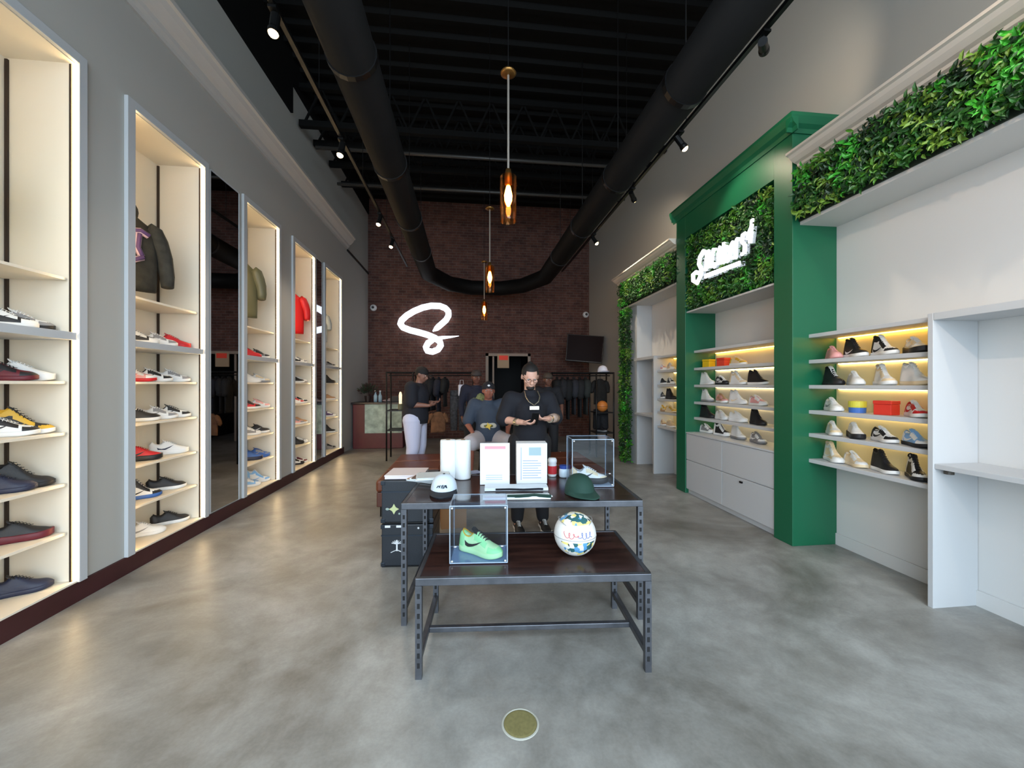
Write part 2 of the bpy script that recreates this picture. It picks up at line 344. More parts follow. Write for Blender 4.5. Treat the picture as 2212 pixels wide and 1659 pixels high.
# far mirror units
t = thing('shelf_unit', 'white shelf unit seen past the far side of the green tower', 'shelf unit', (3.4, 6, 0), 0)
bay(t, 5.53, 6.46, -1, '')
W_(B(PX, WB, 6.461, 6.50, 0, 2.04), 'side_panel', CABW, t, bevel=.003)
t = thing('counter_bay', 'white open bay with worktop beside the leafy end column', 'counter bay', (3.4, 7, 0))
W_(B(PX + .01, WB, 6.501, 7.28, .965, 1.0), 'worktop', CABW, t)
W_(B(PX, WB, 6.501, 7.28, 1.99, 2.04), 'top_board', CABW, t)
W_(B(PX + .06, WB, 7.281, 7.80, 0, 3.068), 'end_column', CABW, t)
struct('wall_soffit_far', B(3.16, RX, 5.53, 7.80, 3.07, 3.62), WHITEW)
cornice('trim_5', 3.16, -.18, 5.56, 7.92, 3.58, 3.72, mat('cornice_white', (0, 0, 0)))
t = thing('light_strip', 'warm orange light strip on the wall behind the leafy end column', 'light strip', (RX - .018, 7.95, 1.9))
MB().box(-.012, .018, -.01, .01, 0, 1.6).build('diffuser', emis('orange_strip', (255, 150, 60), 5), t)
MB().box(-.014, .019, -.014, .014, -.03, 0).build('end_cap', BLKM, t)
# foliage
LEAF = [mat('leaf_%d' % i, c, .45, var=.25, vscale=20) for i, c in enumerate(((28, 70, 26), (44, 98, 34), (72, 128, 34), (104, 140, 48), (32, 58, 34), (60, 158, 44)))]
def leaves(fn, area, n, size=(.034, .068), clump=True):
    """fn(a,b) -> point and outward normal; leaf blades folded on their midrib"""
    m = MB()
    cl = [(R.random(), R.random(), R.choice((0, 0, 1, 1, 2, 3, 4, 5))) for _ in range(max(6, n // 55))]
    for k in range(n):
        a, b = R.random(), R.random()
        c = min(cl, key=lambda q: ((q[0] - a) * area[0]) ** 2 + ((q[1] - b) * area[1]) ** 2)[2] if R.random() < .75 else R.randrange(5)
        p, nn = fn(a, b); p = Vector(p) + Vector(nn) * R.uniform(.0, .09)
        d = (Vector((R.gauss(0, 1), R.gauss(0, 1), R.gauss(-.4, 1))).normalized() + Vector(nn) * .55).normalized()
        s = R.uniform(*size); w = d.cross(Vector(nn)); w = (w.normalized() if w.length > .1 else d.orthogonal().normalized()) * s * R.uniform(.18, .3)
        u = w.cross(d).normalized() * s * .12
        q = [p, p + d * s * .35 + w + u, p + d * s * .35 - w + u, p + d * s * .4, p + d * s * .75 + w * .75 + u * .3, p + d * s * .75 - w * .75 + u * .3, p + d * s * 1.05 - u * 2, p + d * s * .8 - u]
        m.add(q, [(0, 1, 3), (0, 3, 2), (1, 4, 7, 3), (3, 7, 5, 2), (4, 6, 7), (7, 6, 5)], c)
    return m
def foliage(name, label, mb, back, group):
    o = mb.build(name, LEAF); tag(o, label, 'foliage', group, 'stuff')
    return o
fx = 3.16
struct('trim_6', B(3.145, 3.159, 1.0, 3.43, 3.10, 3.57), mat('foliage_mat', (20, 34, 18), .9))
foliage('foliage_band', 'leafy artificial green wall band under the white cornice nearest the street', leaves(lambda a, b: ((fx - .02, 1.02 + a * 2.37, 3.12 + b * .44), (-1, 0, 0)), (2.4, .45), 5200), None, 'artificial leaves')
struct('trim_7', B(3.145, 3.159, 5.57, 7.80, 3.10, 3.57), mat('foliage_mat', (0, 0, 0)))
foliage('foliage_band', 'leafy green band above the shelves beyond the green tower', leaves(lambda a, b: ((fx - .02, 5.6 + a * 2.15, 3.12 + b * .44), (-1, 0, 0)), (2.2, .45), 3000), None, 'artificial leaves')
def vs(a, b): return ((3.15 + .04 * math.sin(a * 9), 7.33 + a * .42, .04 + b * 3.0), (-1, 0, 0))
foliage('foliage_column', 'narrow floor-to-cornice strip of artificial leaves at the far end', leaves(vs, (.5, 3.1), 4200, (.04, .075)), None, 'artificial leaves')
foliage('foliage_panel', 'leafy panel behind the lit white sign on the green tower', leaves(lambda a, b: ((GX + .09, OY0 + .03 + a * (OY1 - OY0 - .06), 2.62 + b * .97), (-1, 0, 0)), (1.6, 1), 7000), None, 'artificial leaves')

# lit sign on the foliage : script strokes on a clear panel
t = thing('lit_sign', 'glowing white script sign on the leafy panel of the green tower', 'sign', (GX - .03, 4.45, 2.95))
SIGN = emis('sign_white', (245, 248, 255), 2.0)
sx = GX - .03
def sp(u, v): return onX(u, v, sx)
def spc(x, y): return sp(1470 + x / 9.216, 460 + y / 9.216)
# letters between two curved lines
def lerp(a, b, t): return a + (b - a) * t
strokes = MB()
def band(x): # top and bottom (crop pixels) of the big word at x
    top = 760 - (x - 520) * .38 - max(0, x - 1100) * .55; bot = 1185 - (x - 420) * .40 - max(0, x - 1250) * .9
    return top, bot
xs = [500 + i * 118 for i in range(8)]
for i, x in enumerate(xs):
    tp, bt = band(x); hgt = bt - tp; lean = 34
    P0 = [(x, bt - 10), (x + lean * .5, lerp(bt, tp, .5)), (x + lean, tp + 20)]
    shapes = [
        [(0, 1), (.1, .5), (.2, .08), (.5, .02), (.75, .4), (.8, .95)],
        [(.75, .1), (.4, .02), (.1, .4), (.1, .85), (.45, .98), (.8, .8)],
        [(.8, .3), (.45, .05), (.1, .4), (.15, .9), (.6, .95), (.8, .4), (.82, .98)],
        [(.1, -.1), (.12, .98), (.12, .6), (.7, .15), (.3, .55), (.8, .98)],
        [(.1, .55), (.7, .4), (.55, .05), (.15, .3), (.15, .85), (.75, .9)],
        [(.05, .98), (.1, .1), (.4, .02), (.7, .12)],
        [(.75, .1), (.3, .05), (.15, .35), (.65, .6), (.6, .95), (.1, .9)],
        [(.05, .5), (.5, .2), (.9, -.25), (.7, .35), (.5, .8)]][i]
    pts = []
    for a, b in shapes:
        q = x + a * 112; t2, b2 = band(q); pts.append(spc(q, lerp(t2, b2, b)))
    strokes.tube(pts, .022, 8)
# big initial with its loop
strokes.tube([spc(a, b) for a, b in ((560, 900), (520, 780), (460, 760), (390, 880), (370, 1020), (420, 1130), (400, 1250), (330, 1400), (255, 1350), (250, 1230), (310, 1180), (380, 1200))], .028, 8)
strokes.build('script_letters', SIGN, t, smooth=True, world=True)
m = MB()
for k in range(15):
    xa = 500 + k * 48; y0 = 1220 - (xa - 500) * .38
    a, b = spc(xa, y0), spc(xa + 26, y0 - 10); c_, d_ = spc(xa + 26, y0 + 78), spc(xa, y0 + 88)
    e = Vector((-.02, 0, 0)); q = [a, b, c_, d_]
    m.add(q + [p + e for p in q], [(0, 1, 2, 3), (7, 6, 5, 4), (0, 4, 5, 1), (1, 5, 6, 2), (2, 6, 7, 3), (3, 7, 4, 0)])
m.build('small_letters', SIGN, t, world=True)
a, b, c_, d_ = spc(390, 1440), spc(1420, 1040), spc(1500, 250), spc(430, 720)
e = Vector((.012, 0, 0)); q = [a, b, c_, d_]
MB().add([p + e for p in q] + [p + e * 1.5 for p in q], [(0, 1, 2, 3), (7, 6, 5, 4), (0, 4, 5, 1), (1, 5, 6, 2), (2, 6, 7, 3), (3, 7, 4, 0)]).build('clear_backing', ACRYL, t, world=True)
for (u, v) in ((1475, 200), (330, 920), (430, 1400)):
    p = spc(u, v); MB().tube([p + Vector((-.02, 0, 0)), p + Vector((.16, 0, 0))], .009, 8).build('stand_off', mat('chrome', (200, 200, 200), .15, 1), t, world=True)
# ================================================================ CEILING FITTINGS
dz = 4.07
def arc(c, r, a0, a1, n=6): return [(c[0] + r * math.cos(a0 + (a1 - a0) * i / n), c[1] + r * math.sin(a0 + (a1 - a0) * i / n), dz) for i in range(n + 1)]
path = [(-.88, FY + .1, dz), (-.88, 9.1, dz), (-.45, 10.0, dz), (.1, 10.35, dz), (.85, 10.35, dz), (1.4, 10.0, dz), (1.82, 9.1, dz), (1.82, FY + .1, dz)]
t = thing('air_duct', 'large round black ventilation duct looping in a U below the ceiling', 'duct', (.47, 10.3, dz))
MB().tube(path, .185, 20).build('duct_tube', DUCTM, t, smooth=True, world=True)
for x in (-.88, 1.82):
    for yy in (1.6, 3.1, 4.6, 6.1, 7.6):
        MB().tube([(x, yy, dz), (x, yy + .05, dz)], .195, 20).build('joint_band', BLKM, t, world=True)
        MB().tube([(x, yy + .02, dz + .18), (x, yy + .02, TOP)], .006, 6).build('hanger', BLKM, t, world=True)
for i, (yy, z) in enumerate(((6.9, 5.5), (8.0, 5.45))):
    tag(MB().tube([(LX + .25, yy, z), (RX - .3, yy, z)], .03, 10).build('sprinkler_pipe', mat('pipe_grey', (54, 52, 50), .4), smooth=True), ['thin dark ceiling pipe crossing nearer the street', 'thin dark ceiling pipe crossing nearer the brick wall'][i], 'pipe', 'ceiling pipes')
# pendants
GLOW = emis('filament', (255, 190, 95), 60)
AMB = glass('amber_glass', (255, 222, 184), .03, .02)
pend = [(1098, 425, 3.16), (1058, 600, 5.64), (1046, 670, 8.1)]
for i, (u, v, dd) in enumerate(pend):
    r = ray(u, v); p = Vector((r[0] * dd, r[1] * dd, H + r[2] * dd))
    t = thing('pendant_lamp', ['glass cylinder pendant lamp hanging nearest the street', 'middle of the three glass pendant lamps down the room', 'glass pendant lamp hanging nearest the brick wall'][i], 'pendant lamp', (p.x, p.y, p.z - .2), 0, 'amber pendant lamps')
    MB().lathe([(.066, -.0), (.066, .36), (.063, .36), (.063, .004)], (0, 0, 0), 24).build('glass_shade', AMB, t, smooth=True)
    MB().lathe([(0, .12), (.012, .125), (.03, .17), (.033, .21), (.022, .26), (.014, .29), (0, .29)], (0, 0, 0), 16).build('bulb', GLOW, t, smooth=True)
    MB().lathe([(0, .42), (.02, .42), (.03, .37), (.03, .30), (.014, .285), (0, .285)], (0, 0, 0), 16).build('socket', BRASS, t, smooth=True)
    MB().tube([(0, 0, .4), (0, 0, 1.18)], .009, 8).build('stem', mat('pale_stem', (170, 160, 150), .4, .6), t)
    MB().lathe([(0, .02), (.05, .02), (.065, 0), (.05, -.012), (0, -.014)], (0, 0, 1.19), 24).build('brass_disc', BRASS, t, smooth=True)
    MB().tube([(0, 0, 1.2), (0, 0, TOP - p.z + .2)], .004, 6).build('cord', BLKM, t)
    l = bpy.data.lights.new('lamp_glow', 'POINT'); l.energy = 34; l.color = (1, .62, .3); l.shadow_soft_size = .03
    lo = bpy.data.objects.new('lamp_glow', l); C.objects.link(lo); lo.location = (p.x, p.y, p.z + .03)
# tracks with spot heads
def spot(p, target, e, ang=95, colr=(1, .84, .64)):
    l = bpy.data.lights.new('spot_beam', 'SPOT'); l.energy = e * 3.2; l.color = colr; l.spot_size = math.radians(ang); l.spot_blend = .6; l.shadow_soft_size = .03
    lo = bpy.data.objects.new('spot_beam', l); C.objects.link(lo); lo.location = p
    lo.rotation_euler = (Vector(target) - Vector(p)).to_track_quat('-Z', 'Y').to_euler()
tz = 4.35
def track(x, heads, lab, tl):
    tr = thing('track_rail', tl, 'track rail', (x, 5, tz), 0)
    W_(B(x - .018, x + .018, FY + .1, 9.6, tz - .01, tz + .025), 'rail', BLKM, tr)
    for yy in (.8, 2.4, 4.0, 5.6, 7.2, 8.8): W_(MB().tube([(x, yy, tz + .02), (x, yy, TOP)], .004, 6), 'hanger', BLKM, tr)
    for i, (yy, tgt, e, lb) in enumerate(heads):
        p = Vector((x, yy, tz - .1)); d = (Vector(tgt) - p).normalized()
        h = thing('track_spotlight', lb, 'spotlight', (x, yy, tz - .01), 0, lab)
        W_(MB().tube([(x, yy, tz - .01), p], .012, 8).box(x - .03, x + .03, yy - .05, yy + .05, tz - .03, tz - .01), 'stem', BLKM, h)
        W_(MB().tube([p - d * .06, p + d * .07], .034, 16).lathe([(.034, 0), (.04, .02), (.04, .055), (.036, .055)], p + d * .05, 16, d), 'lamp_head', BLKM, h, smooth=False)
        W_(MB().ball(p + d * .095, .036, 12, 8), 'lens', emis('spot_lens', (255, 214, 150), 24), h, smooth=True)
        spot(p + d * .14, tgt, e)
def hy_(u, v): return onZ(u, v, tz - .17).y
track(-1.43, [(hy_(590, 68), (-1.5, 2.3, 0), 12, 'spotlight over the left aisle, brightest one by the ceiling edge'), (hy_(744, 333), (-1.9, 3.6, 0), 14, 'spotlight over the left aisle, just past the near ceiling pipes'),
    (hy_(827, 483), (-2.1, 5.4, 0), 16, 'spotlight over the left aisle, third glowing dot toward the bricks'), (hy_(856, 532), (-2.1, 6.2, 0), 16, 'spotlight over the left aisle nearest the brick wall')], 'track heads over the left aisle', 'black track rail hung over the left aisle')
track(2.34, [(.45, (3.55, 1.75, 1.9), 22, 'added out-of-view spotlight over the right aisle, first from the street'), (.9, (3.55, 2.4, 3.4), 9, 'added out-of-view spotlight over the right aisle, above the counter bay'), (hy_(1635, 115), (3.55, 4.2, 4.6), 8, 'spotlight on the right rail above the white shelf unit'), (hy_(1463, 318), (3.6, 3.9, 2.4), 14, 'spotlight on the right rail facing the green tower'),  # first two heads are out of view, added to light the near right wall
    (hy_(1355, 432), (3.55, 6.8, 3.6), 18, 'spotlight on the right rail just beyond the green tower'), (hy_(1290, 525), (3.5, 6.4, 2.0), 26, 'spotlight on the right rail nearest the brick wall')], 'track heads over the right aisle', 'black track rail hung over the right aisle')

h = thing('added_wall_spot', 'added unseen spotlight on a stem by the shop window, aimed at the white wall', 'spotlight', (.6, -1.15, 3.9))  # unseen lamp, added to warm the wall above the near shelves
p = Vector((.6, -1.15, 3.9)); d = (Vector((3.55, 2.0, 2.45)) - p).normalized()
W_(MB().tube([(.6, -1.15, 3.92), (.6, -1.15, TOP)], .012, 8), 'stem', BLKM, h)
W_(MB().tube([p - d * .06, p + d * .07], .05, 16), 'lamp_head', BLKM, h); W_(MB().ball(p + d * .08, .04, 12, 8), 'lens', emis('spot_lens', (0, 0, 0), 0), h, smooth=True)
spot(p + d * .14, (3.55, 2.0, 2.45), 75, 42, (1, .72, .52))
# ================================================================ SHOES
def interp(tab, x):
    for (x0, a), (x1, b) in zip(tab, tab[1:]):
        if x <= x1: return a + (b - a) * ((x - x0) / (x1 - x0) if x1 > x0 else 0)
    return tab[-1][1]
def smooth_interp(tab, x):
    for i, ((x0, a), (x1, b)) in enumerate(zip(tab, tab[1:])):
        if x <= x1:
            t = max(0, (x - x0) / (x1 - x0)); p0 = tab[max(0, i - 1)]; p3 = tab[min(len(tab) - 1, i + 2)]
            m0 = (b - p0[1]) / max(1e-6, x1 - p0[0]) * (x1 - x0); m1 = (p3[1] - a) / max(1e-6, p3[0] - x0) * (x1 - x0)
            return (2 * t ** 3 - 3 * t ** 2 + 1) * a + (t ** 3 - 2 * t ** 2 + t) * m0 + (-2 * t ** 3 + 3 * t ** 2) * b + (t ** 3 - t ** 2) * m1
    return tab[-1][1]
WID = [(-.001, .0), (.003, .017), (.012, .027), (.035, .034), (.08, .033), (.13, .035), (.18, .044), (.215, .047), (.245, .044), (.27, .034), (.284, .021), (.291, .009), (.294, .0)]
STY = {
 'low': dict(top=[(0, .075), (.02, .092), (.05, .082), (.085, .078), (.115, .098), (.13, .100), (.16, .086), (.195, .068), (.225, .058), (.26, .052), (.285, .040), (.295, .030)], sole=.026, flare=1.02, heel=0, col=(.018, .108, .078)),
 'high': dict(top=[(0, .120), (.02, .150), (.05, .146), (.085, .140), (.105, .150), (.125, .140), (.15, .112), (.19, .076), (.225, .060), (.26, .053), (.285, .040), (.295, .030)], sole=.027, flare=1.03, heel=0, col=(.018, .098, .140)),
 'runner': dict(top=[(0, .085), (.018, .104), (.045, .092), (.08, .084), (.11, .104), (.13, .105), (.16, .092), (.195, .074), (.225, .062), (.26, .052), (.285, .042), (.295, .034)], sole=.038, flare=1.12, heel=.012, col=(.016, .105, .086)),
}
SHOE = {}
def shoe_meshes(style):
    if style in SHOE: return SHOE[style]
    S = STY[style]; N = 30; xs = [-.001 + .295 * (1 - math.cos(PI * i / N)) / 2 for i in range(N + 1)]
    def spring(x): return .012 * max(0, (x - .2) / .095) ** 2 + .004 * max(0, (.03 - x) / .03)
    K = dict(white=col((225, 224, 220)))
    # sole
    m = MB(); M = 12
    rings = []
    for x in xs:
        w = smooth_interp(WID, x) * S['flare'] + .002; z0 = spring(x); z1 = S['sole'] + S['heel'] * max(0, 1 - x / .12) + z0 * .6
        rings.append([(x, -w * .94, z0), (x, -w * 1.03, z0 + .006), (x, -w * 1.02, z1 - .004), (x, -w * .95, z1), (x, w * .95, z1), (x, w * 1.02, z1 - .004), (x, w * 1.03, z0 + .006), (x, w * .94, z0)])
    vs_ = [p for g in rings for p in g]; fs = []
    for i in range(N):
        for k in range(8): a = i * 8 + k; b = i * 8 + (k + 1) % 8; fs.append((a, b, b + 8, a + 8))
    fs += [tuple(range(8)), tuple(N * 8 + k for k in range(8))]
    m.add(vs_, fs); sole = m.mesh('sole', [K['white']], True)
    # upper
    def sect(x, t):   # t 0..1 from one side over the top to the other
        w = smooth_interp(WID, x) * .97; z0 = S['sole'] * .7 + spring(x) * .6; zt = smooth_interp(S['top'], x)
        ang = PI * t; c, s = math.cos(ang), math.sin(ang)
        e = .62 if x < .12 else .8
        tall = max(0, min(1, (zt - .06) / .05))
        yy = -w * (abs(c) ** (e * (1 - .25 * tall))) * (1 if c > 0 else -1); zz = z0 + (zt - z0) * (s ** (.85))
        nar = 1 - .36 * max(0, (zz - .035) / .07) * (1 if x < .17 else .7) if zz > .035 else 1
        nar = max(.5, nar)
        return Vector((x, yy * nar, zz))
    m = MB(); T = 18; g = [[sect(x, k / T) for k in range(T + 1)] for x in xs]
    for i in range(N):
        for k in range(T):
            x = (xs[i] + xs[i + 1]) / 2; t = (k + .5) / T; z = (g[i][k].z + g[i + 1][k + 1].z) / 2
            side = abs(t - .5) * 2
            mi = 0
            if x < .052 and z > .0: mi = 1                      # heel counter
            if x > .225 and z < .048: mi = 1                    # toe guard
            if .115 < x < .2 and .25 < side < .62: mi = 1       # eyestay
            if style == 'high' and x < .11 and z > .105: mi = 1
            m.add([g[i][k], g[i + 1][k], g[i + 1][k + 1], g[i][k + 1]], [(0, 1, 2, 3)], mi)
    upper = m.mesh('upper', [K['white'], K['white']], True)
    # collar opening
    x0, x1, zc = S['col']; m = MB(); n = 20; cx_ = (x0 + x1) / 2; rx = (x1 - x0) / 2 * .95; vs_ = []
    for fac, dzz in ((1.06, .004), (.92, .009), (.78, .004), (.66, -.016), (0.02, -.022)):
        for k in range(n):
            a = 2 * PI * k / n; x = cx_ + rx * fac * math.cos(a); zt = smooth_interp(S['top'], x)
            zt = min(zt, zc + .022) if fac < .8 else zt
            vs_.append((x, .0235 * fac * math.sin(a), (zt if fac > .8 else zc) + dzz - (.010 * abs(math.sin(a)) if fac > .8 else .006)))
    fs = [(i * n + k, i * n + (k + 1) % n, (i + 1) * n + (k + 1) % n, (i + 1) * n + k) for i in range(4) for k in range(n)]
    m.add(vs_, fs); lining = m.mesh('lining', [K['white']], True)
    # tongue + laces
    m = MB(); tz_ = smooth_interp(S['top'], .112)
    pts = []
    for i in range(5):
        x = .094 + .075 * i / 4; z = smooth_interp(S['top'], max(.118, x)) + (.018 if i == 0 else .007 if i == 1 else -.002)
        pts.append((x, z))
    for i in range(4):
        (xa, za), (xb, zb) = pts[i], pts[i + 1]; w = .019 - .002 * i
        m.box(0, 1, 0, 1, 0, 1) if False else m.add([(xa, -w, za - .006), (xa, 0, za), (xa, w, za - .006), (xb, w, zb - .006), (xb, 0, zb), (xb, -w, zb - .006), (xa + .004, -w, za - .012), (xa + .004, w, za - .012), (xb, w, zb - .012), (xb, -w, zb - .012)],
            [(0, 1, 4, 5), (1, 2, 3, 4), (0, 6, 7, 2, 1), (5, 9, 6, 0), (2, 7, 8, 3), (6, 9, 8, 7), (5, 4, 3, 8, 9)])
    tongue = m.mesh('tongue', [K['white']], False)
    m = MB()
    for i in range(6):
        x = .118 + i * .0145; z = smooth_interp(S['top'], x) + .0045
        m.tube([(x - .004, -.017, z - .013), (x, -.011, z - .002), (x, 0, z + .001), (x, .011, z - .002), (x - .004, .017, z - .013)], .0022, 6)
        m.tube([(x, -.011, z - .001), (x + .013, .011, z - .004)], .0018, 5)
    laces = m.mesh('laces', [K['white']], True)
    # hooked side mark on both flanks
    m = MB(); hi = [(.052, .056), (.068, .048), (.085, .044), (.11, .046), (.14, .054), (.175, .066)]
    lo = [(.060, .034), (.075, .029), (.09, .030), (.115, .036), (.145, .048), (.176, .066)]
    def surf(x, z, sgn):
        best = min((sect(x, t / 60) for t in range(1, 30)), key=lambda p: abs(p.z - z)); return Vector((x, sgn * (abs(best.y) + .0018), z))
    k_ = 1.0 if style != 'runner' else 1.12
    for sgn in (-1, 1):
        for i in range(5):
            m.add([surf(hi[i][0], hi[i][1] * k_, sgn), surf(hi[i + 1][0], hi[i + 1][1] * k_, sgn), surf(lo[i + 1][0], lo[i + 1][1] * k_, sgn), surf(lo[i][0], lo[i][1] * k_, sgn)], [(0, 1, 2, 3)])
    mark = m.mesh('side_mark', [K['white']], False)
    SHOE[style] = dict(sole=sole, upper=upper, lining=lining, tongue=tongue, laces=laces, side_mark=mark); return SHOE[style]
CN = {'k': ((24, 24, 27), 'black'), 'w': ((228, 228, 226), 'white'), 'r': ((190, 24, 34), 'red'), 'm': ((96, 20, 34), 'maroon'), 'g': ((134, 134, 136), 'grey'), 'n': ((30, 36, 60), 'navy'),
      'b': ((52, 96, 168), 'blue'), 'l': ((128, 176, 222), 'light blue'), 'p': ((222, 160, 158), 'pink'), 'y': ((216, 170, 52), 'yellow'), 't': ((178, 140, 104), 'tan'), 'c': ((226, 206, 170), 'cream'), 'u': ((86, 62, 110), 'purple'), 'v': ((150, 226, 160), 'mint green'), 'e': ((186, 232, 176), 'pale mint'), 'o': ((206, 110, 44), 'orange')}
def shoe(style, code, loc, rz, label, group, scale=1.0, name='sneaker', parts=6, rx=0):
    """code: upper, overlay, sole, laces/tongue, mark, lining"""
    ms = shoe_meshes(style); t = thing(name, label, 'shoe', loc, rz, group); t.scale = (scale * 1.04, scale * 1.04, scale * 1.2)
    c = [col(CN[q][0]) for q in code]
    for pn, me, mt in (('sole', ms['sole'], [c[2]]), ('upper', ms['upper'], [c[0], c[1]]), ('lining', ms['lining'], [c[5]]), ('tongue', ms['tongue'], [c[3]]), ('laces', ms['laces'], [c[3]]), ('side_mark', ms['side_mark'], [c[4]]))[:parts]:
        o = bpy.data.objects.new(pn, me); C.objects.link(o); o.parent = t; o.location = (-.147, 0, 0)
        for i, mm in enumerate(mt): o.material_slots[i].link = 'OBJECT'; o.material_slots[i].material = mm
    return t
SN = {'low': 'low', 'high': 'high-top', 'runner': 'running'}
def desc(style, code):
    a, b, s = CN[code[0]][1], CN[code[1]][1], CN[code[2]][1]
    x = a if a == b else a + ' and ' + b
    return '%s %s sneaker%s' % (x, SN[style], '' if s == a else ', %s sole' % s)
nn = [(CN, 0)]
rowN = {0: 'bottom board', 1: 'second shelf up', 2: 'third shelf up', 3: 'fourth shelf up', 4: 'fifth shelf up', 5: 'thick rail shelf'}
LEFT = {0: {5: [(5, 'low', 'kwwwkk'), (78, 'low', 'wgkwwg')], 4: [(5, 'low', 'mkmkkk'), (72, 'runner', 'wwwwww')], 3: [(8, 'low', 'wkwwkk'), (58, 'high', 'kywkyy')], 2: [(2, 'low', 'nnnnnn'), (58, 'high', 'kkkkkk')], 1: [(42, 'runner', 'kkmkkk')], 0: [(42, 'low', 'nnnknn')]},
        1: {5: [(296, 'low', 'kwwwkk'), (340, 'low', 'wgwwww'), (386, 'runner', 'rrrrrr')], 4: [(290, 'low', 'pwrwrp'), (328, 'low', 'wkwwkk'), (378, 'low', 'wgwwww')], 3: [(300, 'low', 'kkwwkk'), (340, 'low', 'wgwwgw'), (378, 'low', 'wkwkkk')], 2: [(304, 'runner', 'rrkrkr'), (366, 'runner', 'wwwwnw')], 1: [(303, 'high', 'wkbkkk'), (360, 'low', 'kkwkkk')], 0: [(312, 'low', 'wwwwgw'), (368, 'low', 'kkwkkk')]},
        2: {5: [(538, 'low', 'rrrrrr'), (562, 'low', 'gkwkkk')], 4: [(537, 'low', 'wwwwww'), (562, 'low', 'wcgwcw')], 3: [(536, 'low', 'rkwkkk'), (562, 'low', 'wpwpww')], 2: [(537, 'low', 'gwwwgg'), (562, 'low', 'kkwkwk')], 1: [(540, 'runner', 'bbnbbn'), (562, 'runner', 'bgbbgb')], 0: [(536, 'low', 'lwwwll'), (562, 'high', 'wlwwlw')]},
        3: {5: [(637, 'low', 'kwwwkk'), (656, 'low', 'wgwgww')], 4: [(637, 'low', 'kkwwkk'), (656, 'low', 'wwgwww')], 3: [(637, 'low', 'wrwwrw'), (656, 'low', 'wkwkkk')], 2: [(637, 'low', 'pgwgwp'), (656, 'low', 'ttwttt')], 1: [(637, 'high', 'kkkkkk'), (656, 'low', 'gwwwwg')], 0: [(637, 'low', 'wkkwkw'), (656, 'low', 'wmwwmw')]},
        4: {5: [(712, 'low', 'gkwkkk')], 4: [(712, 'high', 'kkkkkk')], 3: [(712, 'low', 'ttwttt')], 2: [(712, 'low', 'uwwuuu')], 1: [(712, 'high', 'kkwkkk')], 0: [(713, 'low', 'gkgkkg')]}}
for ni, rows in LEFT.items():
    for rw, lst in rows.items():
        for k, (u, st, code) in enumerate(lst):
            Xc = LX - .2; p = onX(u, CY, Xc)
            yy = max(NICH[ni][0] + .15, min(NICH[ni][1] - .14, p.y))
            pos = '' if len(lst) == 1 else [', street side', ', far side'][k] if len(lst) == 2 else [', street side', ', middle', ', far side'][k]
            shoe(st, code, (Xc + .0, yy, SZ[rw] + .001), math.radians(40 + R.uniform(-4, 4)), '%s%s, %s, %s niche' % (desc(st, code), pos, rowN[rw], ordn[ni]), 'sneakers in the left niches', 1.0, parts=6 if ni < 3 else 3)
RROW = {1: 'second board down', 2: 'third board down', 3: 'fourth board down', 4: 'fifth board down', 5: 'lowest board'}
NEAR = {1: [('low', 'pppppp'), ('high', 'kkwkwk'), ('high', 'wkwwkk'), ('runner', 'wckwcw')], 2: [('high', 'kkkwkk'), ('low', 'wwwwww'), ('high', 'wcwwww'), ('high', 'wwcwww')], 3: [('low', 'wwwwgw'), None, None, ('low', 'wrwwrr')],
        4: [('low', 'wcwwww'), ('runner', 'wwkwww'), ('low', 'wkwwkk'), ('low', 'lwklwl')], 5: [('high', 'cwwcwc'), ('low', 'cwcwcc'), ('high', 'kkwkkk'), ('high', 'kwkkkk')]}
GRN = {1: [None, None, ('low', 'cywccc')], 2: [('high', 'wwwwww'), ('low', 'wkkwkk'), ('high', 'wcwwww'), ('high', 'kkwkkk')], 3: [('high', 'wwgwww'), ('low', 'tpwtpp'), ('high', 'wwwwcw'), ('low', 'pwwwpp')],
       4: [('high', 'kkkkkk'), ('low', 'wwwwww'), ('runner', 'wwwwww'), ('high', 'kkkkkk')], 5: [('low', 'gwwwgg'), ('high', 'kwwwkk'), ('high', 'wwgwww'), ('low', 'gwggwg')]}
FAR = {1: [('low', 'pwwwpp'), ('low', 'cwwwcc')], 2: [('low', 'kkwkkk'), ('low', 'kwwwkk')], 3: [('low', 'gkwkkk'), ('high', 'kkkkkk')], 4: [('low', 'yctycc'), ('low', 'cycccc')], 5: [('low', 'ctwccc'), ('low', 'ccwccc')]}
o4 = ['first', 'second', 'third', 'fourth']
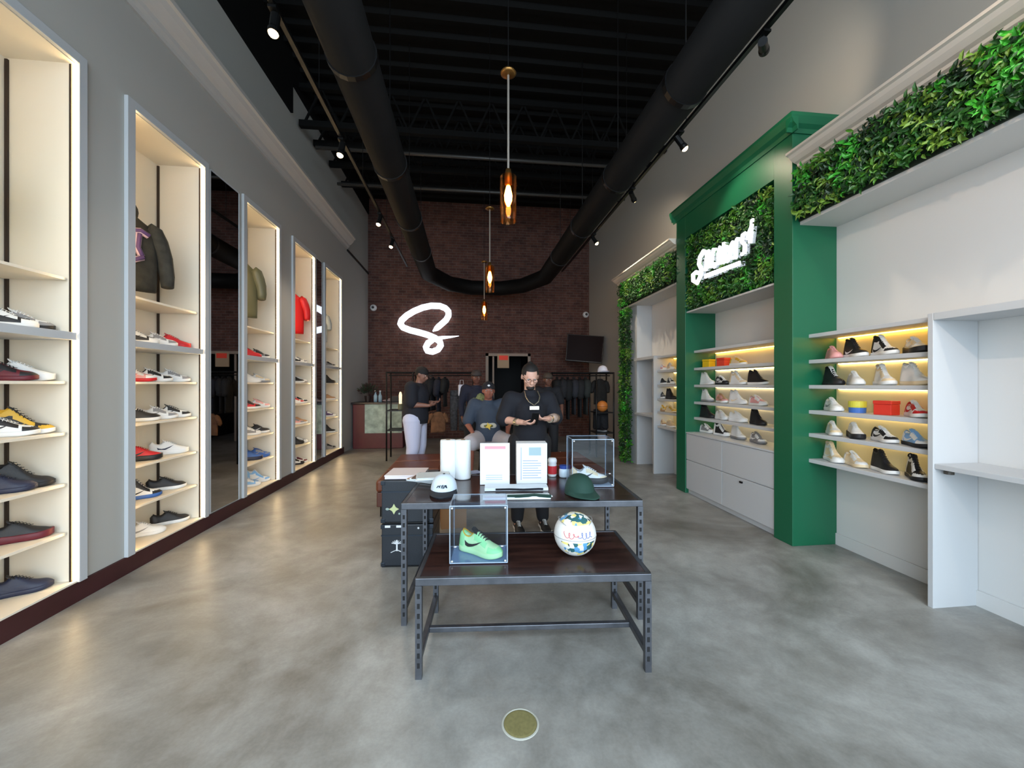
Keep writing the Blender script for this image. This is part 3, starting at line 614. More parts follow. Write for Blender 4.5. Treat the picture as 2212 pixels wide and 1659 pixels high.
for (name, tab, us) in (('white unit', NEAR, (1797, 1852, 1915, 1984)), ('green tower', GRN, (1531, 1563, 1598, 1641)), ('far unit', FAR, (1433, 1452))):
    for rw, lst in tab.items():
        for k, e in enumerate(lst):
            z = SRZ[rw] if not (name == 'green tower' and rw == 5) else .868
            Xc = 3.38 if name == 'white unit' else 3.36; p = onX(us[k], CY, Xc); yy = p.y
            if name == 'white unit': yy = max(2.58, min(3.28, yy))
            if name == 'far unit': yy = max(5.7, yy)
            if e is None:
                if name == 'white unit' and k == 1:
                    t = thing('lidded_tin', 'round tin with yellow top and blue base, white unit', 'tin', (Xc, yy, z), 0)
                    MB().lathe([(0, 0), (.058, 0), (.06, .045), (0, .045)], (0, 0, 0), 24).build('base', col((60, 110, 190)), t, smooth=False)
                    MB().lathe([(0, .046), (.06, .046), (.063, .06), (.062, .1), (0, .106)], (0, 0, 0), 24).build('lid', col((214, 208, 70)), t)
                else:
                    cc, lb = {('white unit', 2): ((216, 52, 36), 'bright red shoe box displayed on the white unit beside the tin'), ('green tower', 0): ((214, 176, 20), 'yellow toy box on the top board of the green tower'), ('green tower', 1): ((206, 60, 40), 'small red box on the top board of the green tower')}[(name, k)]
                    t = thing('product_box', lb, 'box', (Xc, yy, z), .2)
                    B(-.055, .055, -.06, .06, 0, .085).build('box_body', col(cc), t, bevel=.004)
                    B(-.058, .058, -.063, .063, .086, .115).build('lid', col(cc), t, bevel=.004)
                continue
            st, code = e
            shoe(st, code, (Xc - .02, yy, z + .001), math.radians((-118 if name == 'white unit' else -92) + R.uniform(-10, 10)), '%s, %s along the %s, %s' % (desc(st, code), o4[k], RROW[rw] if not (name == 'green tower' and rw == 5) else 'drawer top', name), 'sneakers on the right-hand displays', .92, parts=6)
# garments in the upper niches
def garment(name, label, cat, loc, w, h, d, m, rz=0, sleeve=.24, group=None, hood=False, logo=None):
    t = thing(name, label, cat, loc, rz, group); mb = MB()
    n = 9; prof = [(-.5, .55), (-.25, .6), (0, .62), (.3, .74), (.62, .9), (.82, 1.0), (.93, .86), (.985, .45), (1.0, .3)]
    rings = []
    for i in range(13):
        tt = i / 12; ww = w / 2 * (.92 if tt < .7 else .92 + .08 * (tt - .7) / .12 if tt < .82 else max(.28, 1 - (tt - .82) / .18 * .72)); zz = -h + h * tt
        rings.append([(ww * math.cos(a) * (1 + .03 * math.sin(5 * a + tt * 6)), d / 2 * math.sin(a) * (1 + .18 * math.sin(4 * a + tt * 9)) * (1 if tt < .85 else .7), zz) for a in [2 * PI * k / 20 for k in range(20)]])
    vs_ = [p for g in rings for p in g]; fs = [(i * 20 + k, i * 20 + (k + 1) % 20, (i + 1) * 20 + (k + 1) % 20, (i + 1) * 20 + k) for i in range(12) for k in range(20)] + [tuple(range(20)), tuple(240 + k for k in range(20))]
    mb.add(vs_, fs); mb.build('garment_body', m, t, smooth=True)
    for s in (-1, 1):
        MB().tube([(s * w * .32, 0, -.075 * h / .6), (s * w * .42, .0, -.10 * h / .6), (s * w * .49, .005, -.17 * h / .6), (s * (w * .52 + sleeve * .1), .01, -(.17 + sleeve * .45) * h / .6), (s * (w * .52 + sleeve * .2), .02, -(.19 + sleeve * .9) * h / .6), (s * (w * .5 + sleeve * .22), .0, -(.2 + sleeve * 1.2) * h / .6)], [.055 * h / .6, .065 * h / .6, .066 * h / .6, .06 * h / .6, .052 * h / .6, .044 * h / .6], 14).build('sleeve', m, t, smooth=True)
    if hood: MB().ball((0, .03, .03), (.11, .09, .12), 16, 10).build('hood', m, t, smooth=True)
    return t
jm = mat('dark_olive_cloth', (42, 42, 38), .85, bump=.3, bscale=40, var=.4, vscale=14)
def lglyph(t, m1, m2, s=1, y=-.075):
    """blackletter style initial in two colours"""
    def ln(pts, r, dy, mm, nm): MB().tube([(a * s, y + dy, b * s) for a, b in pts], r * s, 6).build(nm, mm, t, smooth=True)
    for r, dy, mm, nm in ((.026, .008, m2, 'letter_edge'), (.017, -.010, m1, 'letter')):
        ln([(-.1, -.14), (-.15, -.2), (-.15, -.32), (-.08, -.41), (.03, -.42), (.1, -.38)], r, dy, mm, nm)
        ln([(-.14, -.14), (-.05, -.12), (.0, -.17), (.08, -.15), (.14, -.18)], r, dy, mm, nm)
        ln([(-.03, -.17), (-.04, -.3), (.0, -.36)], r, dy, mm, nm); ln([(.07, -.18), (.06, -.3), (.09, -.37)], r, dy, mm, nm)
hy = onX(318, CY, LX - .2)
g1 = garment('hoodie', 'dark hooded sweatshirt with purple blackletter initial, hung in second niche', 'sweatshirt', (LX - .22, 3.80, 3.05), .50, .66, .15, jm, math.radians(56), .28, hood=True)
lglyph(g1, mat('purple_print', (84, 62, 112), .7), mat('pink_print', (214, 188, 206), .7), 1.0, -.098)
garment('jersey', 'lime green top hanging in the first lit niche', 'shirt', (LX - .2, 2.50, 2.98), .38, .40, .1, col((176, 206, 110)), math.radians(50), .12)
garment('shirt', 'olive shirt hanging at the edge of the third niche', 'shirt', (LX - .17, 5.50, 3.15), .40, .72, .12, col((84, 84, 62)), math.radians(40), .15)
garment('shirt', 'bright red shirt hanging in the fourth niche', 'shirt', (LX - .17, 6.93, 3.08), .46, .68, .13, col((198, 20, 24)), math.radians(40), .15)
garment('shirt', 'pale grey-blue shirt hanging in the fifth niche', 'shirt', (LX - .2, 8.28, 3.0), .36, .6, .1, col((150, 160, 165)), math.radians(40), .12)
# ================================================================ DISPLAY TABLES
def slotted_leg(t, x, y, h, flip):
    w = .034; mb = MB()
    # angle iron leg : two webs with slots shown as dark inset rounds
    mb.box(x - w / 2, x + w / 2, y - w / 2, y + w / 2, 0, h)
    s = mb; z = .06
    while z < h - .05:
        for (dx, dy, sx_, sy_) in ((0, -w / 2 - .0008, .007, .001), (w / 2 + .0008 if flip < 0 else -w / 2 - .0008, 0, .001, .007)):
            s.box(x + dx - sx_, x + dx + sx_, y + dy - sy_, y + dy + sy_, z, z + .026, 1)
        z += .052
    return mb.build('leg', [IRON, mat('slot_dark', (12, 12, 14), .8)], t)
def ftable(name, label, loc, rz, w, d, h, cross):
    t = thing(name, label, 'table', loc, rz, 'nesting display tables')
    B(.004, w - .004, .004, d - .004, h - .03, h).build('tabletop', DWOOD, t, bevel=.003)
    m = MB(); b = .034
    for (x0, x1, y0, y1) in ((-.017, w + .017, -.017, .006), (-.017, w + .017, d - .006, d + .017), (-.017, .006, .006, d - .006), (w - .006, w + .017, .006, d - .006)): m.box(x0, x1, y0, y1, h - .038, h + .002)
    m.build('top_frame', IRON, t, bevel=.003)
    for (x, y, fl) in ((0, 0, -1), (w, 0, 1), (0, d, -1), (w, d, 1)): slotted_leg(t, x, y, h - .038, -fl)
    for x in (0, w): B(x - .015, x + .015, .017, d - .017, .085, .12).build('side_rail', IRON, t, bevel=.003)
    if cross: MB().bar((.015, d * .42, .10), (w - .015, d * .42, .10), .03).build('cross_rail', IRON, t, bevel=.003)
    else: MB().bar((.015, d - .02, .10), (w - .015, d - .02, .10), .03).build('cross_rail', IRON, t, bevel=.003)
    return t
RZ = math.radians(-4)
LZ, UZ = .528, .782
tl = ftable('display_table', 'lower nesting table of dark planks on slotted steel legs', (-.255, 2.12, 0), RZ, 1.225, .60, LZ, True)
tu = ftable('display_table', 'taller display table behind, crowded with papers, caps and signs', (-.405, 2.60, 0), RZ, 1.54, .76, UZ, False)
LZ += .003; UZ += .003
# acrylic boxes
def acrylic(label, c, w, d, h, rz, base):
    t = thing('acrylic_case', label, 'display case', c, rz, 'clear acrylic shoe cases')
    T = .004
    for (a) in ((-w / 2, w / 2, -d / 2, -d / 2 + T, 0, h), (-w / 2, w / 2, d / 2 - T, d / 2, 0, h), (-w / 2, -w / 2 + T, -d / 2 + T, d / 2 - T, 0, h), (w / 2 - T, w / 2, -d / 2 + T, d / 2 - T, 0, h), (-w / 2, w / 2, -d / 2, d / 2, h, h + T)):
        B(*a).build('panel', ACRYL, t)
    B(-w / 2, w / 2, -d / 2, d / 2, -.002, 0).build('base_sheet', base, t)
    ed = mat('acrylic_edge', (190, 205, 220), .2, alpha=.55)
    m = MB()
    for sx_ in (-1, 1):
        for sy_ in (-1, 1): m.bar((sx_ * (w / 2), sy_ * (d / 2), 0), (sx_ * (w / 2), sy_ * (d / 2), h), .005)
        m.bar((sx_ * w / 2, -d / 2, h), (sx_ * w / 2, d / 2, h), .005)
    for sy_ in (-1, 1): m.bar((-w / 2, sy_ * d / 2, h), (w / 2, sy_ * d / 2, h), .005); m.bar((-w / 2, sy_ * d / 2, .002), (w / 2, sy_ * d / 2, .002), .004)
    m.build('edge', ed, t)
    m = MB()
    for sx_ in (-1, 1):
        for z in (.012, h - .012): m.ball((sx_ * (w / 2 - .012), -d / 2 - .002, z), .007, 10, 6)
        m.ball((sx_ * (w / 2 - .03), -d / 2 - .002, .095), (.010, .004, .004), 10, 6)
    m.build('corner_magnet', mat('magnet', (225, 228, 230), .25, .6), t, smooth=True); return t
p = onZ(1034, 1218, LZ)
ac = Vector((p.x, p.y, LZ)) + Vector((math.sin(-RZ) * .12, math.cos(RZ) * .12, .003))
acrylic('clear acrylic case on the lower table holding the mint green sneaker', ac, .325, .235, .325, RZ, mat('acrylic_base', (120, 145, 185), .1))
shoe('low', 'evekky', (ac.x + .008, ac.y + .005, LZ + .006), math.radians(-38), 'mint green low sneaker with yellow lining in an acrylic case', None, 1.0).scale = (1.03, 1.1, 1.28)
p = onZ(1281, 1052, UZ); ac2 = Vector((p.x, p.y, UZ)) + Vector((.008, .11, .003))
acrylic('clear acrylic case on the taller table holding a cream sneaker', ac2, .31, .22, .35, RZ, mat('acrylic_base2', (170, 190, 215), .15))
shoe('runner', 'wckwng', (ac2.x, ac2.y, UZ + .006), math.radians(-8), 'cream white chunky sneaker in the acrylic case by the green cap', None, .95)
B(-.1, .12, 0, .006, 0, .16).build('x', PAPER) if False else None
# basketball
r = ray(1242, 1152); bc = None
rb = .1245; k = (LZ + rb - H) / r[2]; bc = Vector((r[0] * k, r[1] * k, LZ + rb))
t = thing('basketball', 'white graphic-printed basketball on the lower table', 'ball', (bc.x, bc.y, LZ), RZ)
def ballmat():
    m = bpy.data.materials.new('printed_ball'); m.use_nodes = True; nt = m.node_tree; b = nt.nodes['Principled BSDF']; L = nt.links.new
    tc = nt.nodes.new('ShaderNodeTexCoord'); v = nt.nodes.new('ShaderNodeTexVoronoi'); v.inputs['Scale'].default_value = 42; L(tc.outputs['Object'], v.inputs['Vector'])
    sp_ = nt.nodes.new('ShaderNodeSeparateColor'); L(v.outputs['Color'], sp_.inputs[0])
    r_ = nt.nodes.new('ShaderNodeValToRGB'); r_.color_ramp.interpolation = 'CONSTANT'; e = r_.color_ramp.elements
    e[0].position = 0; e[0].color = (*s2l((226, 224, 216)), 1); e[1].position = .22; e[1].color = (*s2l((48, 96, 100)), 1)
    for ps, c in ((.42, (232, 214, 130)), (.55, (90, 150, 196)), (.66, (220, 220, 214)), (.86, (40, 56, 60)), (.92, (232, 214, 130))): q = e.new(ps); q.color = (*s2l(c), 1)
    L(sp_.outputs[0], r_.inputs[0]); L(r_.outputs[0], b.inputs['Base Color']); b.inputs['Roughness'].default_value = .45; return m
WBALL = mat('ball_white', (228, 226, 222), .45, bump=.3, bscale=260)
ballm = ballmat()
mb = MB().ball((0, 0, rb), rb, 48, 32)
for i, q in enumerate(mb.f):
    c = sum((Vector(mb.v[k]) for k in q), Vector()) / 4 - Vector((0, 0, rb)); cz, cxx = c.z / rb, c.x / rb
    rr = math.hypot(cxx, cz)
    mb.m[i] = 1 if (cz > .62 and c.y < .05) or (cz < -.06 and rr < .80 and c.y < 0) else 0
mb.build('ball_skin', [WBALL, ballm], t, smooth=True)
s = MB()
for k in range(2):
    s.tube([(rb * 1.001 * math.cos(a), rb * 1.001 * math.sin(a), rb) if k == 0 else (rb * 1.001 * math.cos(a) * .9, -rb * math.sqrt(max(0, 1.002 - .81 * math.cos(a) ** 2 - .55 ** 2 * 1 - 0 * a)) if False else -rb * .55 - 0 * a, rb + rb * .83 * math.sin(a)) for a in [2 * PI * i / 48 for i in range(49)]], .0022, 5, False)
s.v = [v for v in s.v]
s = MB().tube([(rb * 1.001 * math.cos(a), rb * 1.001 * math.sin(a), rb) for a in [2 * PI * i / 48 for i in range(49)]], .0022, 5, False)
for zc in (.6,):
    rr = math.sqrt(1 - zc * zc)
    s.tube([(rb * rr * math.cos(a), rb * rr * math.sin(a), rb + rb * zc + .02 * math.cos(2 * a)) for a in [2 * PI * i / 48 for i in range(49)]], .002, 5, False)
s.build('seam', col((150, 150, 150)), t)
def text(body, size, m, parent, loc, rot, ext=.001, name='lettering', align='CENTER', sx_=1):
    cu = bpy.data.curves.new(name, 'FONT'); cu.body = body; cu.size = size; cu.extrude = ext; cu.align_x = align; cu.align_y = 'CENTER'
    tmp = bpy.data.objects.new(name, cu); C.objects.link(tmp); dg = bpy.context.evaluated_depsgraph_get()
    me = bpy.data.meshes.new_from_object(tmp.evaluated_get(dg)); bpy.data.objects.remove(tmp); me.materials.clear(); me.materials.append(m)
    o = bpy.data.objects.new(name, me); C.objects.link(o); o.parent = parent; o.location = loc; o.rotation_euler = rot; o.scale = (sx_, 1, 1); return o
# stylised wordmark wrapped on the ball
sq = MB()
for half, (a0, a1) in enumerate(((0, .5), (.5, 1))):
    q = []
    for i in range(61):
        tt = a0 + (a1 - a0) * i / 60; w_ = tt * 2 * PI * 6.5
        px_ = -.078 + .156 * tt - .008 * math.sin(w_); pz_ = .028 + (.012 + .006 * math.sin(tt * 9 + 1)) * math.cos(w_) + .004 * math.sin(tt * 23)
        q.append((px_, -math.sqrt(max(0, rb ** 2 - px_ ** 2 - pz_ ** 2)) - .001, rb + pz_))
    sq.tube(q, .0021, 5, mi=half)
sq.build('wordmark', [col((200, 110, 110)), col((110, 120, 170))], t)

# ---- items on the taller table
def roll(u, v, i):
    p = onZ(u, v, UZ); t = thing('paper_roll', ['white upright paper roll, nearer the magazine pile', 'white upright paper roll, nearer the printed signs'][i], 'paper roll', p, 0, 'white upright paper rolls')
    MB().lathe([(.018, 0), (.061, 0), (.0635, .01), (.0635, .30), (.060, .312), (.02, .312)], (0, 0, 0), 28).build('paper', mat('tissue', (228, 232, 234), .8, bump=.2, bscale=70), t, smooth=True)
    MB().lathe([(.017, .0), (.0195, 0), (.0195, .314), (.017, .314)], (0, 0, 0), 20).build('cardboard_core', col((150, 120, 90)), t, smooth=True)
roll(968, 1033, 0); roll(1000, 1033, 1)
def sign(label, u, v, w, h, d, draw):
    p = onZ(u, v, UZ); t = thing('counter_sign', label, 'sign', (p.x, p.y, UZ), RZ, 'white counter signs')
    B(-w / 2, w / 2, 0, d, 0, h).build('sign_board', PAPER, t, bevel=.002)
    draw(t, w, h); return t
INK = col((80, 88, 110)); PINK = mat('pink_ink', (222, 150, 160), .6)
def dA(t, w, h):
    B(-w * .34, w * .36, -.0012, -.0002, h * .86, h * .93).build('header_print', PINK, t)
    B(-w * .34, w * .36, -.0012, -.0002, h * .76, h * .82).build('header_print', mat('lilac_ink', (214, 196, 216), .6), t)
    m = MB(); 
    for k in range(3): m.box(-w * .3, w * .25, -.0012, -.0002, h * (.22 - k * .05), h * (.235 - k * .05))
    m.build('small_print', mat('pale_ink', (160, 178, 200), .6), t)
def dB(t, w, h):
    B(-w * .1, w * .3, -.0012, -.0002, h * .70, h * .90).build('photo_print', mat('print_greygreen', (150, 172, 178), .6), t)
    m = MB()
    for k in range(8): m.box(-w * .30, w * (.30 if k % 3 else .2), -.0012, -.0002, h * (.56 - k * .06), h * (.575 - k * .06))
    m.build('small_print', mat('blue_ink', (124, 148, 190), .6), t)
    B(-w * .36, -w * .34, -.0012, -.0002, h * .1, h * .9).build('margin_rule', mat('blue_ink', (0, 0, 0)), t)
sign('white upright counter sign with pink header strip', 1069, 1047, .225, .315, .02, dA)
sign('white box sign printed with blue text lines', 1149, 1045, .235, .31, .13, dB)
# jars
p = onZ(1193, 1028, UZ); t = thing('tub', 'red and white lidded tub beside the box sign', 'tub', p, 0)
MB().lathe([(0, 0), (.033, 0), (.036, .02), (.036, .05)], (0, 0, 0), 20).build('tub_base', PAPER, t); MB().lathe([(.0362, .02), (.0375, .022), (.0375, .085), (.0362, .087)], (0, 0, 0), 20).build('red_label', col((190, 40, 50)), t)
MB().lathe([(.036, .087), (.037, .09), (.034, .11), (.038, .115), (.038, .135), (.03, .15), (0, .152)], (0, 0, 0), 20).build('lid', PAPER, t, smooth=True)
p = onZ(1218, 1030, UZ); t = thing('jar', 'small white jar with blue lid beside the clear case', 'jar', p, 0)
MB().lathe([(0, 0), (.036, 0), (.040, .01), (.040, .06), (.034, .07)], (0, 0, 0), 20).build('jar_body', mat('jar_pale', (205, 222, 235), .3), t, smooth=True)
MB().lathe([(.036, .07), (.037, .095), (0, .097)], (0, 0, 0), 20).build('lid', col((40, 70, 150)), t)
# caps
def cap(label, loc, rz, crown, brim, group=None, under=None, s=1, name='cap'):
    t = thing(name, label, 'cap', loc, rz, group); t.scale = (s,) * 3
    cm = col(crown, .8) if isinstance(crown, tuple) else crown; m = MB()
    n, rg = 24, 8; vs_ = []
    for i in range(rg + 1):
        a = i / rg * PI / 2
        for k in range(n):
            b = 2 * PI * k / n; f_ = 1 + (.06 if math.sin(b) < -.5 else 0) * math.cos(a)
            vs_.append((.084 * math.cos(a) ** .8 * math.cos(b), .095 * math.cos(a) ** .8 * math.sin(b) * f_, .115 * math.sin(a) ** .9))
    m.add(vs_, [(i * n + k, i * n + (k + 1) % n, (i + 1) * n + (k + 1) % n, (i + 1) * n + k) for i in range(rg) for k in range(n)]); m.build('crown', cm, t, smooth=True)
    m = MB(); g = []
    for j in range(7):
        for k in range(13):
            a = PI + PI * k / 12; rr = j / 6
            x = (.080 + .004 * rr) * math.cos(a); y = -.02 + (.07 + .085 * rr) * math.sin(a) * (1 if True else 1); z = .014 - .02 * abs(math.cos(a)) ** 2 * rr + .0 - .014 * rr * (1 - abs(math.cos(a)))
            g.append((x, y, z + .012))
    fs = [(j * 13 + k, j * 13 + k + 1, (j + 1) * 13 + k + 1, (j + 1) * 13 + k) for j in range(6) for k in range(12)]
    n0 = len(g); g2 = [(x, y, z - .004) for x, y, z in g]
    m.add(g + g2, fs + [tuple(n0 + i for i in q)[::-1] for q in fs] + [(72 + 6 + k, 72 + 7 + k, n0 + 79 + k, n0 + 78 + k) for k in range(12)])
    m.build('brim', col(brim, .8), t, smooth=True)
    MB().ball((0, 0, .115), (.008, .008, .004), 10, 6).build('button', col(brim, .8), t, smooth=True); return t
p = onZ(958, 1068, UZ)
c1 = cap('white front-logo cap with black brim on the taller table', (p.x, p.y + .06, UZ), math.radians(-3), (206, 220, 232), (28, 34, 42), s=1.12)
lg = MB()
for (a, b) in (((-.034, .05), (-.026, .062)), ((-.026, .062), (-.016, .058)), ((-.02, .05), (-.012, .066)), ((-.006, .048), (-.002, .066)), ((.004, .046), (.004, .068)), ((.010, .048), (.016, .066)), ((.016, .066), (.024, .05)), ((.022, .066), (.028, .048))):
    lg.tube([(a[0], -.094 * math.sqrt(1 - (a[0] / .09) ** 2) * math.cos(math.asin(min(1, (a[1] / .125)))) ** .8 * 1.06 - .004, a[1]), (b[0], -.094 * math.sqrt(1 - (b[0] / .09) ** 2) * math.cos(math.asin(min(1, b[1] / .125))) ** .8 * 1.06 - .004, b[1])], .0028, 6)
lg.build('front_logo', col((24, 34, 50)), c1)
p = onZ(1256, 1070, UZ)
cap('dark green cap on the taller table in front of the clear case', (p.x, p.y + .05, UZ), math.radians(12), (20, 56, 46), (24, 60, 50), s=1.2)
# papers and magazines
def slab(name, label, cat, u, v, w, d, h, rz, z, cols, group=None, fn=None):
    p = onZ(u, v, z); t = thing(name, label, cat, (p.x, p.y, z), rz, group)
    k = len(cols); 
    for i, c in enumerate(cols): B(-w / 2 + R.uniform(-.006, .006), w / 2 + R.uniform(-.006, .006), -d / 2, d / 2, h * i / k, h * (i + 1) / k - .0008).build('cover' if i == k - 1 else 'pages', col(c, .5), t)
    return t
W0 = (214, 224, 230)
a = slab('folded_shirt', 'folded white shirt with black waistband stripe, behind the other', 'shirt', 1115, 1056, .46, .11, .022, RZ, UZ, [W0], 'folded shirts at the table edge')
MB().tube([(-.15, -.057, .012), (-.05, -.06, .014), (.05, -.058, .010), (.16, -.06, .014), (.19, -.057, .012)], .008, 6).build('dark_stripe', col((24, 26, 34)), a)
a = slab('folded_shirt', 'folded white shirt with dark green stripe at the table edge', 'shirt', 1115, 1075, .45, .09, .016, RZ, UZ, [W0], 'folded shirts at the table edge')
MB().tube([(-.06, -.03, .018), (.02, -.04, .022), (.12, -.036, .026), (.20, -.04, .02), (.23, -.04, .018)], .012, 6).build('green_stripe', col((22, 52, 44)), a)
B(.0, .24, -.046, -.02, .016, .020).build('folded_hem', PAPER, a)
z = UZ
for i, (c, rz_, lb) in enumerate((((226, 222, 216), -.55, 'lowest white magazine in the fanned pile by the paper rolls'), ((160, 120, 92), -.45, 'tan-covered magazine in the fanned pile'), ((228, 226, 222), -.35, 'white magazine above the tan one in the pile'), ((96, 70, 58), -.2, 'brown magazine in the fanned pile'), ((196, 200, 200), .1, 'grey-white magazine topmost in the fanned pile'))):
    h_ = .017; slab('magazine', lb, 'magazine', 920 + i * 4, 1036 - i * 1.5, .24, .19, h_, rz_, z, [W0, c], 'fanned magazines'); z += h_ + .0005
slab('leaflet', 'blue and white leaflet lying behind the counter signs', 'leaflet', 1026, 1020, .1, .12, .004, .4, UZ, [(60, 70, 120), (150, 170, 210)])
# ================================================================ BLACK TRUNKS, BENCHES, BOX
TRK = mat('black_trunk', (26, 32, 40), .4, bump=.1, bscale=120, var=.15, vscale=6)
tp = onZ(824, 1226, 0)
for i, (z0, z1) in enumerate(((0, .365), (.368, .735))):
    t = thing('road_case', ['lower black road case left of the display tables with white tree logo', 'upper black road case with pale green star sticker'][i], 'case', (tp.x, tp.y, z0), RZ, 'stacked black road cases')
    h_ = z1 - z0
    B(0, .43, 0, .42, .01, h_ - .004).build('case_body', TRK, t, bevel=.008)
    B(.004, .426, .004, .416, 0, .01).build('skid', BLKM, t)
    m = MB()
    for x in (.0, .43):
        for z in (.008, h_ - .04): m.box(x - .006 if x == 0 else x - .03, x + .03 if x == 0 else x + .006, -.005, .03, z, z + .034)
    m.build('corner_guard', mat('guard_metal', (60, 66, 74), .3, .9), t, bevel=.003)
    B(-.002, .432, -.004, .424, h_ * .72, h_ * .75).build('lid_seam', mat('seam_metal', (54, 62, 72), .35, .8), t)
    if i == 0:
        m = MB(); yb = -.005
        m.bar((.13, yb, .14), (.13, yb, .205), .012, .004)
        for k in range(7):
            a = math.radians(15 + k * 25); m.bar((.13, yb, .20), (.13 + .045 * math.cos(a), yb, .20 + .032 * math.sin(a)), .013, .004)
        for s in (-1, 1): m.bar((.13, yb, .15), (.13 + s * .05, yb, .128), .010, .004)
        m.build('tree_logo', PAPER, t)
        m = MB()
        for x in (.03, .125): m.box(x, x + .045, -.006, -.002, h_ - .028, h_ - .010)
        m.build('label_tag', PAPER, t); MB().ball((.36, -.004, .08), (.009, .004, .012), 10, 6).ball((.31, -.004, .33), (.009, .004, .009), 10, 6).build('rivet', PAPER, t)
    else:
        m = MB(); c = (.105, .125); pts = [(c[0] + (.042 if k % 2 == 0 else .022) * math.cos(k * PI / 4), c[1] + (.045 if k % 2 == 0 else .022) * math.sin(k * PI / 4)) for k in range(8)]
        m.prism(pts, lambda a, b, d: (a, d, b), -.006, -.001).build('star_sticker', col((196, 204, 150)), t)
        MB().ball((.05, -.003, .125), (.016, .003, .011), 10, 6).ball((.15, -.003, .085), (.009, .003, .009), 10, 6).build('round_sticker', col((150, 168, 160)), t)
t = thing('flat_box', 'flat white carton lying on the upper black road case', 'box', (tp.x + .02, tp.y + .03, .7365), RZ)
B(0, .32, 0, .30, 0, .022).build('carton', mat('pinkwhite', (226, 216, 218), .5), t, bevel=.002); B(-.003, .323, -.003, .303, .0225, .034).build('lid', mat('pinkwhite', (0, 0, 0)), t, bevel=.002)
def bench(label, x0, x1, y0, y1):
    t = thing('leather_bench', label, 'bench', ((x0 + x1) / 2, (y0 + y1) / 2, 0), 0, 'brown leather benches')
    n = 3; L_ = (y1 - y0) / n
    for k in range(n): W_(B(x0, x1, y0 + k * L_ + .006, y0 + (k + 1) * L_ - .006, .29, .43), 'cushion', LEATHER, t, bevel=.03)
    W_(B(x0 + .01, x1 - .01, y0 + .01, y1 - .01, .12, .289), 'base', mat('bench_base', (84, 44, 32), .5), t, bevel=.01)
    for x in (x0 + .06, x1 - .06):
        for y in (y0 + .06, y1 - .06): W_(MB().tube([(x, y, 0), (x, y, .12)], .02, 10), 'leg', BLKM, t)
bench('long brown leather bench behind the tables, cap-wearing man in white trousers beyond', -1.06, -.36, 4.7, 6.45)
bench('brown leather bench behind the tables, past the clear shoe case', 1.18, 1.82, 4.8, 6.4)
t = thing('cardboard_box', 'open tan cardboard box on the floor behind the tables', 'box', (-.28, 4.25, 0), .1)
B(0, .27, 0, .3, 0, .30).build('carton', mat('kraft', (158, 116, 76), .8), t); MB().bar((.0, -.04, .36), (.27, -.04, .36), .004, .1).build('flap', mat('kraft', (0, 0, 0)), t)
# floor disc
p = onZ(1124, 1563, 0); t = thing('floor_box_cover', 'round ochre metal cover set in the concrete floor', 'floor cover', (p.x, p.y, 0))
MB().lathe([(0, .003), (.066, .003), (.072, .002), (.076, 0), (0, 0)], (0, 0, 0), 40).build('cover_plate', mat('ochre_metal', (132, 126, 84), .5, .2, var=.12, vscale=60), t)
MB().lathe([(.077, .0), (.078, .003), (.084, .002), (.086, 0)], (0, 0, 0), 40).build('collar_ring', mat('grout_ring', (170, 170, 160), .7), t)
# ================================================================ BACK OF SHOP
# neon initial
t = thing('neon_sign', 'glowing white looping S sign on the brick wall', 'sign', (-1.1, BY - .12, 2.5))
raw = [(772, 436), (800, 415), (835, 385), (880, 345), (900, 310), (900, 275), (875, 248), (830, 230), (760, 228), (690, 243), (620, 272), (560, 308), (520, 345), (508, 375), (530, 405), (590, 428), (660, 445), (730, 465), (790, 490), (830, 520), (838, 550), (815, 585), (770, 603), (728, 595), (716, 565), (735, 530), (780, 503), (850, 488), (920, 482), (985, 474)]
raw3 = []
for a, b in zip(raw, raw[1:]): raw3 += [a, ((a[0] + b[0]) / 2, (a[1] + b[1]) / 2)]
raw3.append(raw[-1]); N_ = len(raw3)
rad = [.088 * min(1, .18 + i / 3.0) * min(1, .12 + (N_ - 1 - i) / 9) for i in range(N_)]
MB().tube([onY(730 + a / 3.77, 600 + b / 3.77, BY - .12) for a, b in raw3], rad, 12).build('neon_tube', emis('neon_white', (240, 246, 255), 1.5), t, smooth=True, world=True)
MB().tube([onY(730 + 600 / 3.77, 600 + 285 / 3.77, BY - .12) + Vector((0, .02, 0)), onY(730 + 600 / 3.77, 600 + 285 / 3.77, BY)], .015, 8).build('stand_off', BLKM, t, world=True)
MB().tube([onY(730 + 838 / 3.77, 600 + 540 / 3.77, BY - .12) + Vector((0, .02, 0)), onY(730 + 838 / 3.77, 600 + 540 / 3.77, BY)], .015, 8).build('stand_off', BLKM, t, world=True)
# wall sensors
for i, (u, v) in enumerate(((807, 665), (1265, 680))):
    p = onY(u, v, BY); t = thing('wall_sensor', ['small white dome on the brick wall next to the neon sign', 'small white dome high on the brick wall above the television'][i], 'sensor', p, 0, 'white wall domes')
    MB().lathe([(.09, 0), (.09, .03), (.07, .07), (.03, .09), (0, .095)], (0, 0, 0), 18, (0, -1, 0)).build('housing', PAPER, t, smooth=True)
    MB().lathe([(.04, .08), (.035, .098), (0, .104)], (0, 0, 0), 14, (0, -1, 0)).build('lens', col((60, 60, 64)), t, smooth=True)
